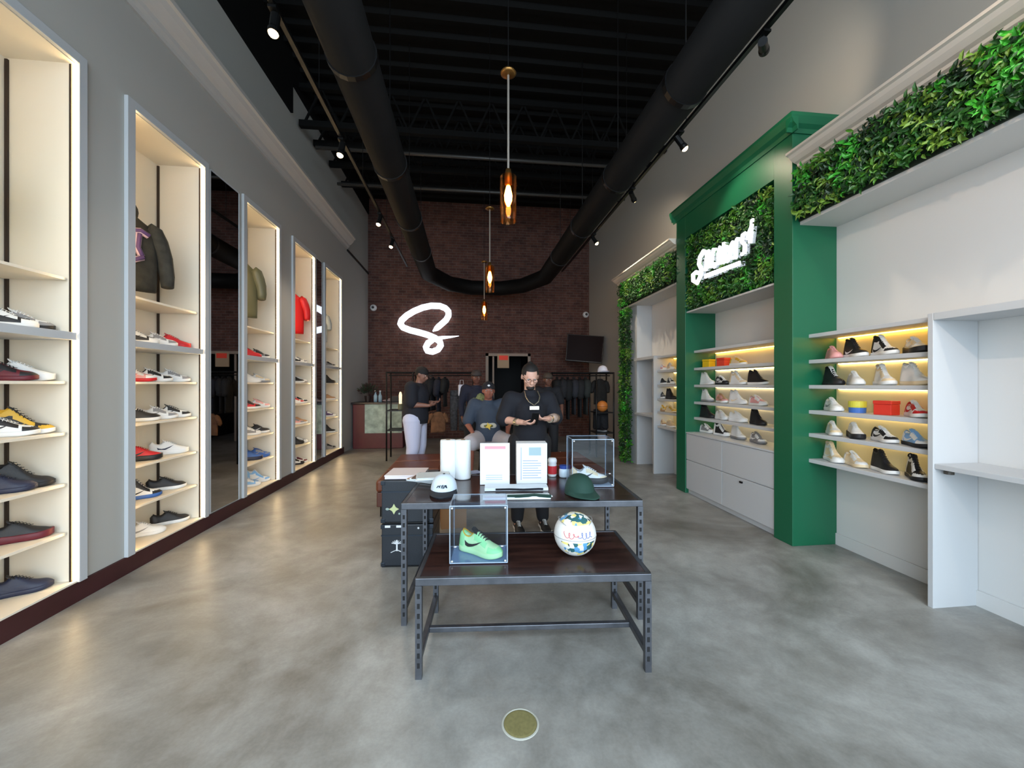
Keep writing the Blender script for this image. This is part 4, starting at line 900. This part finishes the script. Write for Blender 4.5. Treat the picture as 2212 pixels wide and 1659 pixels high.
# television
pc = onY(1263, 753, 9.9); t = thing('television', 'dark television tilted on a wall bracket near the brick corner', 'television', pc, math.radians(-22)); t.rotation_euler = (math.radians(-9), math.radians(5), math.radians(-14))
B(-.47, .47, -.02, .03, -.36, .36).build('tv_case', mat('tv_black', (14, 12, 13), .35), t, bevel=.01)
B(-.45, .45, -.024, -.021, -.335, .34).build('screen', mat('tv_screen', (18, 4, 6), .5, spec=.1), t)
MB().bar((0, .03, 0), (.25, 1.2, .1), .05).box(-.12, .12, .03, .07, -.12, .12).build('bracket', BLKM, t)
# exit style notice over the doorway
p = onY(1087, 780, BY - .04); t = thing('door_notice', 'beige sign with red patch hung in the doorway top', 'sign', p)
B(-.17, .17, 0, .03, -.2, .2).build('board', mat('beige_board', (176, 150, 120), .7), t); B(-.12, .14, -.004, 0, .03, .16).build('red_patch', mat('red_lit', (200, 52, 30), .6, emit=(200, 52, 30), estr=.25), t)
# counter
CB = mat('oxblood_counter', (84, 18, 24), .4, var=.15, vscale=4)
t = thing('till_counter', 'dark red service counter with pale poster panel in the back corner', 'counter', (-2.3, 10, 0))
W_(B(-2.72, -1.55, 9.75, 10.4, 0, 1.06), 'counter_body', CB, t, bevel=.01); W_(B(-2.75, -1.5, 9.70, 10.45, 1.065, 1.11), 'counter_top', mat('dark_top', (30, 14, 16), .3), t, bevel=.004)
a, b = onY(788, 872, 9.74), onY(868, 935, 9.74)
pm = mat('poster_pale', (168, 184, 172), .7, var=.35, vscale=9)
W_(B(a.x, b.x, 9.735, 9.749, b.z, a.z), 'poster', pm, t)
its = [('potted_plant', 'dark leafy potted plant on the counter against the grey wall', 'plant', -2.42), ('bottle', 'pale blue bottle standing on the counter, near the plant', 'bottle', -2.24), ('bottle', 'second pale bottle on the counter, away from the plant', 'bottle', -2.13), ('paper_bundle', 'crumpled pale paper on the counter top', 'paper', -1.96), ('card_reader', 'small black terminal on the counter top', 'terminal', -1.75)]
for n_, lb, ct, x in its:
    t = thing(n_, lb, ct, (x, 9.95, 1.111))
    if ct == 'plant':
        MB().lathe([(0, 0), (.06, 0), (.08, .15), (.07, .15), (.065, .13), (0, .13)], (0, 0, 0), 16).build('pot', col((40, 26, 24)), t)
        mm = MB()
        for k in range(160):
            d = Vector((R.gauss(0, .5), R.gauss(0, .5), R.uniform(.5, 1.2))).normalized(); pp = Vector((0, 0, .15)) + d * R.uniform(.08, .26); w_ = d.orthogonal().normalized() * .018
            mm.add([pp, pp + d * .04 + w_, pp + d * .1, pp + d * .04 - w_], [(0, 1, 2, 3)], k % 2)
        for k in range(9): mm.tube([(0, 0, .12), (R.gauss(0, .04), R.gauss(0, .04), .36)], .004, 5)
        mm.build('foliage', [col((60, 40, 36)), col((48, 62, 44))], t)
    elif ct == 'bottle':
        MB().lathe([(0, 0), (.045, 0), (.045, .15), (.02, .2), (.018, .25), (0, .25)], (0, 0, 0), 16).build('bottle_body', col((164, 190, 204), .25), t, smooth=True); MB().lathe([(0, .25), (.022, .25), (.022, .28), (0, .28)], (0, 0, 0), 12).build('cap', PAPER, t)
    elif ct == 'paper':
        MB().ball((0, 0, .03), (.12, .08, .03), 12, 7).ball((.06, .02, .06), (.05, .05, .03), 10, 6).build('paper', col((170, 150, 150)), t)
    else:
        MB().prism([(0, 0), (.16, 0), (.16, .06), (.0, .14)], lambda a, b, d: (d, a - .08, b), -.1, .1).build('terminal_body', col((20, 20, 24)), t)
        MB().prism([(.004, .139), (.004, .143), (.15, .073), (.15, .066)], lambda a, b, d: (d, a - .08, b), -.08, .08).build('screen', col((40, 50, 60), .2), t)
# clothes rails
def rail(label, x0, x1, y0, zt, shelves, dep=.45, posts=None):
    t = thing('clothes_rack', label, 'clothes rack', ((x0 + x1) / 2, y0 + dep / 2, 0), 0, 'black pipe clothes racks')
    for x in (posts or (x0, x1)):
        for y in (y0, y0 + dep): W_(MB().tube([(x, y, 0), (x, y, zt)], .016, 10), 'post', BLKM, t, smooth=True)
        W_(MB().tube([(x, y0, zt - .02), (x, y0 + dep, zt - .02)], .014, 8), 'end_rail', BLKM, t)
    for y in (y0, y0 + dep): W_(MB().tube([(x0, y, zt - .015), (x1, y, zt - .015)], .014, 8), 'top_rail', BLKM, t)
    W_(MB().tube([(x0, y0 + dep / 2, zt - .07), (x1, y0 + dep / 2, zt - .07)], .012, 8), 'hanging_rail', BLKM, t)
    for (a, b, z) in shelves: W_(B(a, b, y0 - .01, y0 + dep + .01, z - .02, z), 'shelf', BLKM, t)
    return t
rail('black pipe clothes rack behind the man in white trousers', -1.62, .12, 8.15, 1.80, [(-1.62, -1.10, 1.02), (-1.62, -1.10, .62)], posts=(-1.62, -1.10, .12))
rail('black pipe clothes rack along the right near the leafy column', 1.75, 3.08, 8.05, 1.80, [(2.70, 3.08, .95), (2.70, 3.08, .52)], posts=(1.75, 2.70, 3.08))
# garments on the rails (seen edge-on / front)
def hung(label, x, y, w, h, c, zt=1.70, rz=0, cat='shirt', name='hanging_shirt', group='clothes on the black racks', var=0):
    m_ = mat('cloth_%d_%d_%d' % c, c, .85, bump=.3, bscale=30, var=.25, vscale=12)
    t = garment(name, label, cat, (x, y, zt), w, h, .07, m_, rz + .28, .1, group)
    MB().tube([(-w * .42, 0, -.06), (0, 0, .0), (w * .42, 0, -.06)], .007, 6).tube([(0, 0, 0), (0, 0, .05), (.02, 0, .075), (0, 0, .095), (-.015, 0, .08)], .004, 6).build('hanger', BLKM, t)
    return t
yr = 8.37
for x, w_, h_, c, lb, rz_ in ((-.82, .34, .72, (22, 22, 26), 'black shirt on the rack nearest the man in white trousers', 1.2), (-.72, .40, .7, (16, 17, 24), 'black jacket on the left rack beside the tan top', 1.1), (-.6, .42, .74, (20, 24, 40), 'dark navy top on the left rack', 1.2),
        (-.47, .42, .62, (18, 18, 20), 'black tee on the left rack next to the camouflage trousers', 1.2), (1.9, .42, .85, (22, 22, 24), 'black jacket first on the right rack beside the standing man', 1.15), (2.02, .44, .8, (30, 30, 34), 'charcoal jacket second on the right rack', 1.2), (2.14, .44, .9, (18, 18, 20), 'black long jacket third on the right rack', 1.15),
        (2.27, .42, .8, (40, 40, 46), 'dark grey top fourth on the right rack', 1.2), (2.40, .44, .85, (24, 24, 26), 'black top fifth on the right rack', 1.15), (2.53, .42, .8, (34, 38, 36), 'dark green-grey top sixth on the right rack', 1.2)):
    hung(lb, x, yr if x < 1 else 8.27, w_, h_, c, 1.70, rz_)
def trousers(label, x, y, z, c, rz=0, L=.85):
    m_ = mat('cloth_%d_%d_%d' % c, c, .85, bump=.3, bscale=30, var=.5, vscale=22)
    t = thing('hanging_trousers', label, 'trousers', (x, y, z), rz, 'clothes on the black racks')
    MB().tube([(0, 0, 0), (0, 0, -.12)], [.16, .17], 16).xf(Matrix.Diagonal((1, .45, 1, 1))).build('waist', m_, t, smooth=True)
    for s in (-1, 1): MB().tube([(s * .07, 0, -.1), (s * .09, 0, -.4), (s * .085, 0, -L)], [.095, .085, .07], 14).xf(Matrix.Diagonal((1, .6, 1, 1))).build('trouser_leg', m_, t, smooth=True)
    return t
trousers('grey camouflage trousers hanging between the two standing men', -.2, 8.37, 1.42, (72, 72, 76))
trousers('black trousers hanging at the column end of the right rack', 2.87, 8.27, 1.0, (18, 18, 22), 0, .42)
hung('tan and brown printed top low on the left rack', -.60, 8.2, .34, .42, (130, 92, 66), .98, 0.1)
hung('black jacket with tan print at the column end of the right rack', 2.86, 8.27, .36, .55, (24, 22, 20), 1.66, .0)
t = thing('shopping_bag', 'glossy white carrier hanging on the left rack', 'bag', (-.12, 8.12, 1.30), .3)
MB().box(-.07, .07, -.04, .04, 0, .24).build('bag_body', mat('gloss_white', (226, 226, 240), .25), t, bevel=.02); MB().tube([(-.04, 0, .24), (-.03, 0, .33), (.03, 0, .33), (.04, 0, .24)], .004, 6).build('bag_handle', PAPER, t)
p = onY(863, 842, 8.3); t = thing('candle_jar', 'small bright cream candle jar on the left rack shelf', 'candle', (-1.38, 8.35, 1.021))
MB().lathe([(0, 0), (.05, 0), (.055, .12), (.05, .12), (0, .1)], (0, 0, 0), 16).build('jar', col((120, 116, 90)), t); MB().lathe([(.03, .12), (.034, .3), (.02, .36), (0, .37)], (0, 0, 0), 12).build('flame_shade', emis('candle', (255, 240, 200), .8), t, smooth=True)
cap('white cap on top of the right rack', (2.86, 8.12, 1.802), .2, (220, 220, 232), (200, 200, 215), s=1.25)
t = thing('rubber_ball', 'orange ball on the right rack shelf near the leafy column', 'ball', (2.88, 8.2, .951)); MB().ball((0, 0, .12), .12, 20, 14).build('ball_skin', col((206, 120, 50)), t, smooth=True)
MB().tube([(.1205 * math.cos(a), 0, .12 + .1205 * math.sin(a)) for a in [2 * PI * i / 24 for i in range(25)]], .003, 5, False).tube([(.1205 * math.cos(a), .1205 * math.sin(a), .12) for a in [2 * PI * i / 24 for i in range(25)]], .003, 5, False).build('seam', BLKM, t)
shoe('low', 'kkgkkk', (2.88, 8.25, .521), math.radians(-60), 'black sneaker on the bottom shelf of the right rack', None)
shoe('low', 'wwwwww', (1.95, 8.0, .0), math.radians(-60), 'white sneaker on the floor under the right rack', None)
# ================================================================ PEOPLE
def capsule(mb, a, ra, b, rb_, sy=1.0, n=14):
    a, b = Vector(a), Vector(b); k = 6
    mb.tube([a.lerp(b, i / k) for i in range(k + 1)], [ra + (rb_ - ra) * i / k for i in range(k + 1)], n); mb.ball(a, ra, n, 8); mb.ball(b, rb_, n, 8)
def remesh(mb, name, m, parent, vox=.009, it=6, world=False):
    me = bpy.data.meshes.new('tmp'); me.from_pydata(mb.v, [], mb.f)
    bm = bmesh.new(); bm.from_mesh(me); bmesh.ops.recalc_face_normals(bm, faces=bm.faces); bm.to_mesh(me); bm.free()
    o = bpy.data.objects.new('tmp', me); C.objects.link(o)
    r_ = o.modifiers.new('r', 'REMESH'); r_.mode = 'VOXEL'; r_.voxel_size = vox; r_.use_smooth_shade = True
    s_ = o.modifiers.new('s', 'SMOOTH'); s_.factor = .5; s_.iterations = it
    dg = bpy.context.evaluated_depsgraph_get(); dg.update(); out = bpy.data.meshes.new_from_object(o.evaluated_get(dg)); bpy.data.objects.remove(o)
    out.name = name; out.materials.clear(); out.materials.append(m)
    for p_ in out.polygons: p_.use_smooth = True
    q = bpy.data.objects.new(name, out); C.objects.link(q); q.parent = parent; return q
def head_geo(mb, c, M, k=1.0):
    """head of ~.235 m centred on c; face towards local -Y; M = rotation of the head"""
    def P_(x, y, z): return Vector(c) + M @ Vector((x, y, z))
    sub = MB()
    sub.ball((0, .012, .025), (.076, .094, .092), 24, 16)      # skull
    sub.ball((0, -.022, -.035), (.060, .066, .075), 20, 14)    # face
    sub.ball((0, -.045, -.088), (.032, .03, .024), 14, 10)     # chin
    sub.ball((0, -.083, .022), (.046, .014, .012), 14, 8)      # brow
    for s in (-1, 1):
        sub.ball((s * .042, -.062, -.022), (.022, .02, .02), 12, 8); sub.ball((s * .077, .012, -.005), (.010, .018, .030), 12, 8)
    capsule(sub, (0, -.088, .012), .008, (0, -.108, -.028), .013, n=10)
    for s in (-1, 1): sub.ball((s * .012, -.100, -.032), .009, 10, 6)
    sub.ball((0, -.088, -.058), (.024, .009, .006), 12, 6); sub.ball((0, -.086, -.068), (.020, .010, .006), 12, 6)
    sub.xf(Matrix.Translation(Vector(c)) @ M.to_4x4() @ Matrix.Diagonal((k * 1.06, k, k, 1))); mb.add(sub.v, sub.f)
def hand_geo(mb, w, d, palm_n, curl=.5, s=1):
    """hand from wrist w along d, palm normal palm_n, four fingers and a thumb"""
    w, d, pn = Vector(w), Vector(d).normalized(), Vector(palm_n).normalized(); side = d.cross(pn).normalized(); pn = side.cross(d)
    capsule(mb, w, .024 * s, w + d * .03 * s, .026 * s, n=10)
    for k in (-1.2, -.4, .4, 1.2): capsule(mb, w + d * .02 * s + side * k * .014 * s, .015 * s, w + d * .085 * s + side * k * .019 * s, .0125 * s, n=8)
    for k, L in ((-1.5, .060), (-.5, .075), (.5, .080), (1.5, .068)):
        b = w + d * .09 * s + side * k * .0155 * s + side * 0; a1 = curl; d1 = (d * math.cos(a1) + pn * math.sin(a1)); d2 = (d * math.cos(a1 * 2.1) + pn * math.sin(a1 * 2.1)); d3 = (d * math.cos(a1 * 2.8) + pn * math.sin(a1 * 2.8))
        p1 = b + d1 * L * .45 * s; p2 = p1 + d2 * L * .32 * s; p3 = p2 + d3 * L * .25 * s
        capsule(mb, b, .0088 * s, p1, .0082 * s, n=8); capsule(mb, p1, .0082 * s, p2, .0076 * s, n=8); capsule(mb, p2, .0076 * s, p3, .0068 * s, n=8)
    t0 = w + d * .025 * s + side * .026 * s; td = (d * .7 + side * .6 + pn * .35).normalized(); t1 = t0 + td * .038 * s; td2 = (d * .9 + side * .1 + pn * .45).normalized(); t2 = t1 + td2 * .032 * s
    capsule(mb, t0, .0125 * s, t1, .011 * s, n=8); capsule(mb, t1, .010 * s, t2, .0085 * s, n=8); capsule(mb, t2, .0085 * s, t2 + td2 * .018 * s, .0075 * s, n=8)
def person(label, loc, rz, J, skin, shirt, legs, hair=None, girth=1.0, bare_arm=True, shorts=False, detail=True, head_tilt=0, head_turn=0, shoes=(24, 24, 26), sc=1.0, sleeve_t=.85):
    """J: joints in metres, x = viewer's right when facing the viewer; keys pelvis chest neck head + shl elb wri hip kne ank per side (L,R)"""
    t = thing('person', label, 'person', loc, rz, 'people in the shop'); t.scale = (sc,) * 3
    sk = mat('skin_%d_%d_%d' % skin, skin, .5, bump=.05, bscale=90); G = girth
    V = {k: Vector(v) for k, v in J.items()}
    M = Euler((head_tilt, 0, head_turn)).to_matrix()
    mb = MB()
    pel, che, nek, hd = V['pelvis'], V['chest'], V['neck'], V['head']
    capsule(mb, pel, .125 * G, pel.lerp(che, .5), .12 * G); capsule(mb, pel.lerp(che, .5), .12 * G, che, .13 * G); capsule(mb, che, .12 * G, nek - Vector((0, 0, .05)), .07)
    capsule(mb, nek - Vector((0, 0, .05)), .062, hd + M @ Vector((0, .02, -.05)), .055)
    for s in 'LR':
        sh, el, wr, hp, kn, an = (V[q + s] for q in ('sh', 'el', 'wr', 'hi', 'kn', 'an'))
        capsule(mb, che.lerp(sh, .5) + Vector((0, 0, .02)), .075, sh, .062 * G); capsule(mb, sh, .058 * G, el, .044 * G); capsule(mb, el, .043 * G, wr, .028)
        capsule(mb, pel.lerp(hp, .7), .105 * G, hp, .098 * G); capsule(mb, hp, .094 * G, kn, .062 * G); capsule(mb, kn, .058, kn.lerp(an, .35), .056 * G); capsule(mb, kn.lerp(an, .35), .056 * G, an, .038)
        capsule(mb, an, .036, an + Vector((0, -.02, -.04)), .036)
        capsule(mb, an + Vector((0, .02, -.045)), .034, an + (V.get('toe' + s, Vector((0, -.15, -.055)))), .03)
        hd_dir = V.get('hand' + s, wr - el); hand_geo(mb, wr, hd_dir, V.get('palm' + s, Vector((0, 1, 0))), .55)
    head_geo(mb, hd, M, 1.06)
    remesh(mb, 'body', sk, t, .0075 if detail else .012, 4)
    # eyes
    for s in (-1, 1):
        c = hd + M @ Vector((s * .034, -.081, .004)); MB().ball(c, (.0125, .010, .008), 12, 8).build('eye', col((226, 222, 216), .2), t, smooth=True)
        c = hd + M @ Vector((s * .034, -.091, .003)); MB().ball(c, (.006, .003, .006), 10, 6).build('iris', col((34, 22, 16), .2), t, smooth=True)
    # shirt
    sb = MB(); e = 1.16; hem = V.get('hem', pel - Vector((0, 0, .02)))
    capsule(sb, hem, .17 * G, pel.lerp(che, .5), .158 * G, n=20); capsule(sb, pel.lerp(che, .5), .158 * G, che, .165 * G, n=20); capsule(sb, che, .155 * G, nek - Vector((0, 0, .075)), .09, n=18)
    for s in 'LR':
        sh, el, wr = V['sh' + s], V['el' + s], V['wr' + s]
        capsule(sb, che.lerp(sh, .45) + Vector((0, 0, .015)), .10 * G, sh, .085 * G, n=16); se = sh.lerp(el, sleeve_t) if bare_arm else el
        capsule(sb, sh, .085 * G, se, .078 * G if bare_arm else .06, n=16)
        if not bare_arm: capsule(sb, el, .06, el.lerp(wr, .92), .045, n=14)
    hz = hem.z - .1
    so = remesh(sb, 'shirt', shirt, t, .012, 5)
    bm = bmesh.new(); bm.from_mesh(so.data); bmesh.ops.bisect_plane(bm, geom=bm.verts[:] + bm.edges[:] + bm.faces[:], plane_co=(0, 0, hem.z - .08), plane_no=(0, 0, -1), clear_outer=True); bm.to_mesh(so.data); bm.free()
    sm = so.modifiers.new('thickness', 'SOLIDIFY'); sm.thickness = .006
    # trousers or shorts
    tb = MB(); capsule(tb, pel, .145 * G, pel.lerp(V['hiL'], .5), .13 * G, n=18)
    for s in 'LR':
        hp, kn, an = V['hi' + s], V['kn' + s], V['an' + s]
        capsule(tb, pel.lerp(hp, .6), .132 * G, hp, .125 * G, n=18); end = hp.lerp(kn, .92) if shorts == 1 else kn
        capsule(tb, hp, .122 * G, end, .105 * G if shorts else .085 * G, n=18)
        if not shorts: capsule(tb, kn, .085 * G, an + Vector((0, 0, .03)), .068, n=16)
        if shorts == 2: capsule(tb, kn, .105 * G, kn.lerp(an, .25), .1 * G, n=16)
    remesh(tb, 'shorts' if shorts else 'trousers', legs, t, .012, 5)
    for s in 'LR':
        an = V['an' + s]; tv = V.get('toe' + s, Vector((0, -.15, -.055))); ang = math.atan2(tv.y, tv.x)
        ms = shoe_meshes('low'); so_ = None
        for pn in ('upper', 'sole', 'laces'):
            o = bpy.data.objects.new('shoe' if so_ is None else pn, ms[pn]); C.objects.link(o); o.parent = so_ or t
            for sl in o.material_slots: sl.link = 'OBJECT'; sl.material = col(shoes) if pn == 'upper' else col((210, 210, 208))
            if so_ is None:
                so_ = o; o.scale = (1.02, 1.15, 1.0); o.rotation_euler = (0, 0, ang); o.location = Vector((an.x, an.y, an.z - .085)) - Vector((math.cos(ang), math.sin(ang), 0)) * .06
    return t, V, M
def hairdo(t, V, M, m, bun=False, fade=False, z0=.03):
    hd = V['head']; mb = MB(); mb.ball((0, .024, .042), (.091, .106, .100), 22, 14)
    mb.f = [q for q in mb.f if sum(mb.v[i][2] for i in q) / 4 > (.035 if sum(mb.v[i][1] for i in q) / 4 < -.03 else -.03)]; mb.m = [0] * len(mb.f)
    mb.f = [q for q in mb.f if not (sum(mb.v[i][1] for i in q) / 4 < -.05 and sum(mb.v[i][2] for i in q) / 4 < .075)]; mb.m = [0] * len(mb.f)
    if bun: mb.ball((0, .06, .12), (.035, .035, .03), 14, 8)
    mb.xf(Matrix.Translation(hd) @ M.to_4x4()); return mb.build('hair', m, t, smooth=True)
def pcap(t, V, M, c, brim, back=False):
    hd = V['head']; mb = MB().ball((0, .015, .047), (.096, .113, .094), 22, 14)
    mb.f = [q for q in mb.f if sum(mb.v[i][2] for i in q) / 4 > .035]; mb.m = [0] * len(mb.f); mb.xf(Matrix.Translation(hd) @ M.to_4x4()); h = mb.build('cap', col(c, .8), t, smooth=True)
    mb = MB(); s = -1 if not back else 1; pts = [(.078 * math.cos(a), s * (.07 + .095 * math.sin(a))) for a in [PI * i / 12 for i in range(13)]]
    mb.prism(pts, lambda a, b, d: (a, b, d + .04 - abs(b) * .12), 0, .005); mb.xf(Matrix.Translation(hd) @ M.to_4x4()); mb.build('brim', col(brim, .8), h)
BT = mat('black_tee', (13, 14, 24), .85, bump=.15, bscale=30); HAIR = col((22, 17, 15), .7)
# --- man in black looking down at his phone
J = dict(pelvis=(0, 0, .98), hem=(0, 0, .90), chest=(0, .0, 1.27), neck=(0, -.01, 1.50), head=(-.005, -.05, 1.625), shL=(-.20, .01, 1.385), elL=(-.285, .0, 1.175), wrL=(-.125, -.245, 1.165), shR=(.20, .01, 1.385), elR=(.285, .0, 1.18), wrR=(.13, -.25, 1.20),
         hiL=(-.1, 0, .92), knL=(-.12, -.01, .5), anL=(-.13, .03, .09), hiR=(.1, 0, .92), knR=(.12, -.01, .5), anR=(.15, .03, .09), handL=(.09, -.06, -.015), handR=(-.09, -.05, .0), palmL=(.1, .2, 1), palmR=(-.1, .2, .9))
t, V, M = person('person in black tee and gold chain, standing looking down at a phone', (.66, 4.16, 0), math.radians(3), J, (206, 158, 138), BT, mat('black_trousers', (18, 18, 24), .8), girth=1.12, head_tilt=math.radians(24), sleeve_t=.95)
hairdo(t, V, M, HAIR, bun=True)
hd = V['head']; G_ = lambda x, y, z: hd + M @ Vector((x, y, z))
gm = MB()
for s in (-1, 1):
    gm.tube([G_(s * .036 + .026 * math.cos(a), -.112, .002 + .017 * math.sin(a)) for a in [2 * PI * i / 16 for i in range(17)]], .0018, 5, False); gm.tube([G_(s * .062, -.108, .004), G_(s * .088, .0, .006)], .002, 5)
gm.tube([G_(-.010, -.114, .004), G_(.010, -.114, .004)], .002, 5); gm.build('glasses', BLKM, t)
mb = MB().ball((0, -.056, -.099), (.046, .038, .030), 16, 10).xf(Matrix.Translation(hd) @ M.to_4x4()); mb.build('beard', HAIR, t, smooth=True)
sil = mat('silver_chain', (200, 190, 170), .25, .9)
MB().tube([(-.07, -.07, 1.475), (-.075, -.15, 1.42), (-.05, -.2, 1.37), (0, -.222, 1.335), (.05, -.2, 1.37), (.075, -.15, 1.42), (.07, -.07, 1.475)], .006, 6).box(-.048, .048, -.232, -.218, 1.29, 1.325).build('necklace', sil, t, smooth=False)
MB().tube([(-.185, -.17, 1.165), (-.165, -.20, 1.165)], .038, 14).build('bracelet', sil, t); MB().tube([(.185, -.17, 1.19), (.165, -.20, 1.19)], .039, 14).build('watch', sil, t)
MB().tube([(.27, -.05, 1.19), (.2, -.15, 1.193)], [.054, .045], 14).build('forearm_tattoo', mat('tattooed_skin', (160, 136, 122), .55, var=.45, vscale=45), t, smooth=True)
ph = thing('mobile_phone', 'dark phone held by the person in black tee', 'phone', (.66, 3.83, 1.205), math.radians(3)); ph.rotation_euler = (math.radians(-55), 0, math.radians(3))
B(-.036, .036, -.075, .075, -.004, .004).build('phone_body', BLKM, ph, bevel=.003); B(-.033, .033, -.07, .07, .004, .005).build('screen', col((60, 70, 90), .1), ph)
# --- man in cap and white trousers, side on
J2 = dict(pelvis=(0, 0, 1.0), hem=(0, 0, .98), chest=(0, -.02, 1.36), neck=(0, -.06, 1.58), head=(0, -.12, 1.70), shL=(-.19, -.02, 1.49), elL=(-.22, -.04, 1.22), wrL=(-.14, -.30, 1.20), shR=(.19, -.02, 1.49), elR=(.22, -.04, 1.22), wrR=(.12, -.30, 1.24),
          hiL=(-.1, 0, .95), knL=(-.12, -.02, .52), anL=(-.13, .05, .09), hiR=(.1, 0, .95), knR=(.12, -.03, .52), anR=(.13, .02, .09), handL=(.03, -.1, .02), handR=(-.03, -.1, .02), palmL=(.5, 0, 1), palmR=(-.5, 0, 1))
p = onY(897, 900, 6.7)
t, V, M = person('person in dark cap, black tee and white trousers, side on', (p.x, 6.7, 0), math.radians(72), J2, (132, 92, 78), mat('black_tee2', (22, 24, 34), .85), mat('white_trousers', (205, 208, 232), .8, bump=.2, bscale=14), girth=1.3, detail=False, head_tilt=math.radians(16))
hairdo(t, V, M, HAIR); pcap(t, V, M, (20, 18, 20), (20, 18, 20))
# --- seated man
J3 = dict(pelvis=(0, .02, .78), hem=(0, -.02, .82), chest=(0, .0, 1.12), neck=(0, -.03, 1.33), head=(.005, -.06, 1.45), shL=(-.2, 0, 1.25), elL=(-.30, -.02, .98), wrL=(-.22, -.22, .86), shR=(.2, 0, 1.25), elR=(.30, -.04, .98), wrR=(.26, -.26, .86),
          hiL=(-.11, 0, .76), knL=(-.27, -.40, .74), anL=(-.26, -.36, .33), hiR=(.11, 0, .76), knR=(.27, -.40, .74), anR=(.24, -.36, .33), handL=(-.02, -.1, -.03), handR=(-.01, -.1, -.03), palmL=(0, 0, -1), palmR=(0, 0, -1))
p = onY(1054, 900, 5.75)
SG = mat('slate_tee', (58, 68, 84), .85, bump=.15, bscale=30)
t, V, M = person('person in slate blue logo tee and pale shorts, seated on a stool', (p.x, 5.75, 0), 0, J3, (150, 92, 76), SG, mat('pale_shorts', (186, 180, 186), .8), girth=1.12, shorts=1, detail=False)
hairdo(t, V, M, HAIR); pcap(t, V, M, (22, 24, 32), (22, 24, 32), True)
MB().ball(V['head'] + Vector((0, -.085, .075)), (.022, .012, .018), 12, 8).build('cap_badge', PAPER, t)
MB().ball((0, -.145, .955), (.12, .04, .055), 16, 8).build('shirt_logo', col((196, 192, 180)), t, smooth=True); MB().ball((0, -.162, .955), (.08, .03, .03), 14, 8).build('logo_centre', mat('logo_mix', (110, 100, 40), .7, var=.8, vscale=30), t, smooth=True)
MB().prism([(.05 * (1 if k % 2 == 0 else .45) * math.cos(k * PI / 4 + .4), .955 + .06 * (1 if k % 2 == 0 else .45) * math.sin(k * PI / 4 + .4)) for k in range(8)], lambda a, b, d: (a, d, b), -.2, -.19).build('logo_star', col((224, 190, 70)), t)
s = thing('bar_stool', 'dark stool under the person in slate blue tee', 'stool', (p.x, 5.80, 0)); MB().lathe([(0, .58), (.18, .58), (.19, .6), (.18, .635), (0, .64)], (0, 0, 0), 24).build('seat', BLKM, s)
for a in range(4): c_, s_ = math.cos(a * PI / 2 + .8), math.sin(a * PI / 2 + .8); MB().tube([(c_ * .2, s_ * .2, 0), (c_ * .13, s_ * .13, .58)], .014, 8).build('leg', BLKM, s)
MB().tube([(.175 * math.cos(a), .175 * math.sin(a), .25) for a in [2 * PI * i / 20 for i in range(21)]], .01, 6, False).build('foot_ring', BLKM, s)
# --- two people further back
J4 = dict(J2); J4.update(head=(0, -.03, 1.665), neck=(0, -.01, 1.54), chest=(0, 0, 1.33), elL=(-.27, -.02, 1.2), wrL=(-.25, -.16, 1.0), elR=(.27, -.02, 1.2), wrR=(.25, -.16, 1.0), handL=(0, -.05, -.1), handR=(0, -.05, -.1), palmL=(1, 0, 0), palmR=(-1, 0, 0), shL=(-.19, 0, 1.46), shR=(.19, 0, 1.46))
p = onY(1029, 900, 7.0)
t, V, M = person('person in dark jacket and light-crowned cap, standing behind the seated one', (p.x, 7.0, 0), 0, J4, (112, 70, 58), mat('navy_jacket', (26, 28, 46), .85), mat('dark_trousers', (28, 28, 32), .8), girth=1.05, bare_arm=False, detail=False)
hairdo(t, V, M, HAIR); pcap(t, V, M, (60, 52, 50), (18, 18, 20)); MB().ball((0.03, -.135, 1.3), (.12, .04, .1), 14, 8).build('jacket_graphic', mat('graphic_olive', (120, 124, 80), .8, var=.6, vscale=26), t, smooth=True)
p = onY(1183, 900, 7.4)
t, V, M = person('person mostly hidden behind the one in black tee, dark cap', (p.x, 7.4, 0), 0, J4, (110, 74, 62), mat('black_tee3', (24, 24, 30), .85), mat('dark_trousers', (0, 0, 0)), girth=1.0, detail=False, sc=.98)
hairdo(t, V, M, HAIR); pcap(t, V, M, (74, 62, 52), (20, 18, 18))

# ================================================================ LIGHT, WORLD, CAMERA
wd = bpy.data.worlds.new('daylight'); bpy.context.scene.world = wd; wd.use_nodes = True
bg = wd.node_tree.nodes['Background']; bg.inputs[0].default_value = (.72, .87, 1.0, 1); bg.inputs[1].default_value = 7.6
l = bpy.data.lights.new('shop_window_portal', 'AREA'); l.shape = 'RECTANGLE'; l.size = RX - LX - .5; l.size_y = 5.3; l.cycles.is_portal = True
lo = bpy.data.objects.new('shop_window_portal', l); C.objects.link(lo); lo.location = ((RX + LX) / 2, FY - .2, 2.7); lo.rotation_euler = (math.radians(90), 0, 0)
struct('ground_outside', B(-14, 14, -14, FY - 2.01, -.1, -.02), mat('pavement', (150, 150, 148), .8))
cd = bpy.data.cameras.new('camera'); cam = bpy.data.objects.new('camera', cd); C.objects.link(cam); cam.location = (0, 0, H)
cam.rotation_euler = (math.radians(90), 0, -YAW); cd.sensor_width = 36; cd.lens = F / 2212 * 36; cd.clip_start = .02
sc = bpy.context.scene; sc.camera = cam
sc.view_settings.view_transform = 'Standard'; sc.view_settings.look = 'None'; sc.view_settings.exposure = 0; sc.view_settings.gamma = 1
sc.cycles.use_denoising = True; sc.cycles.max_bounces = 8; sc.cycles.diffuse_bounces = 4; sc.cycles.transparent_max_bounces = 16
sc.cycles.sample_clamp_indirect = 6
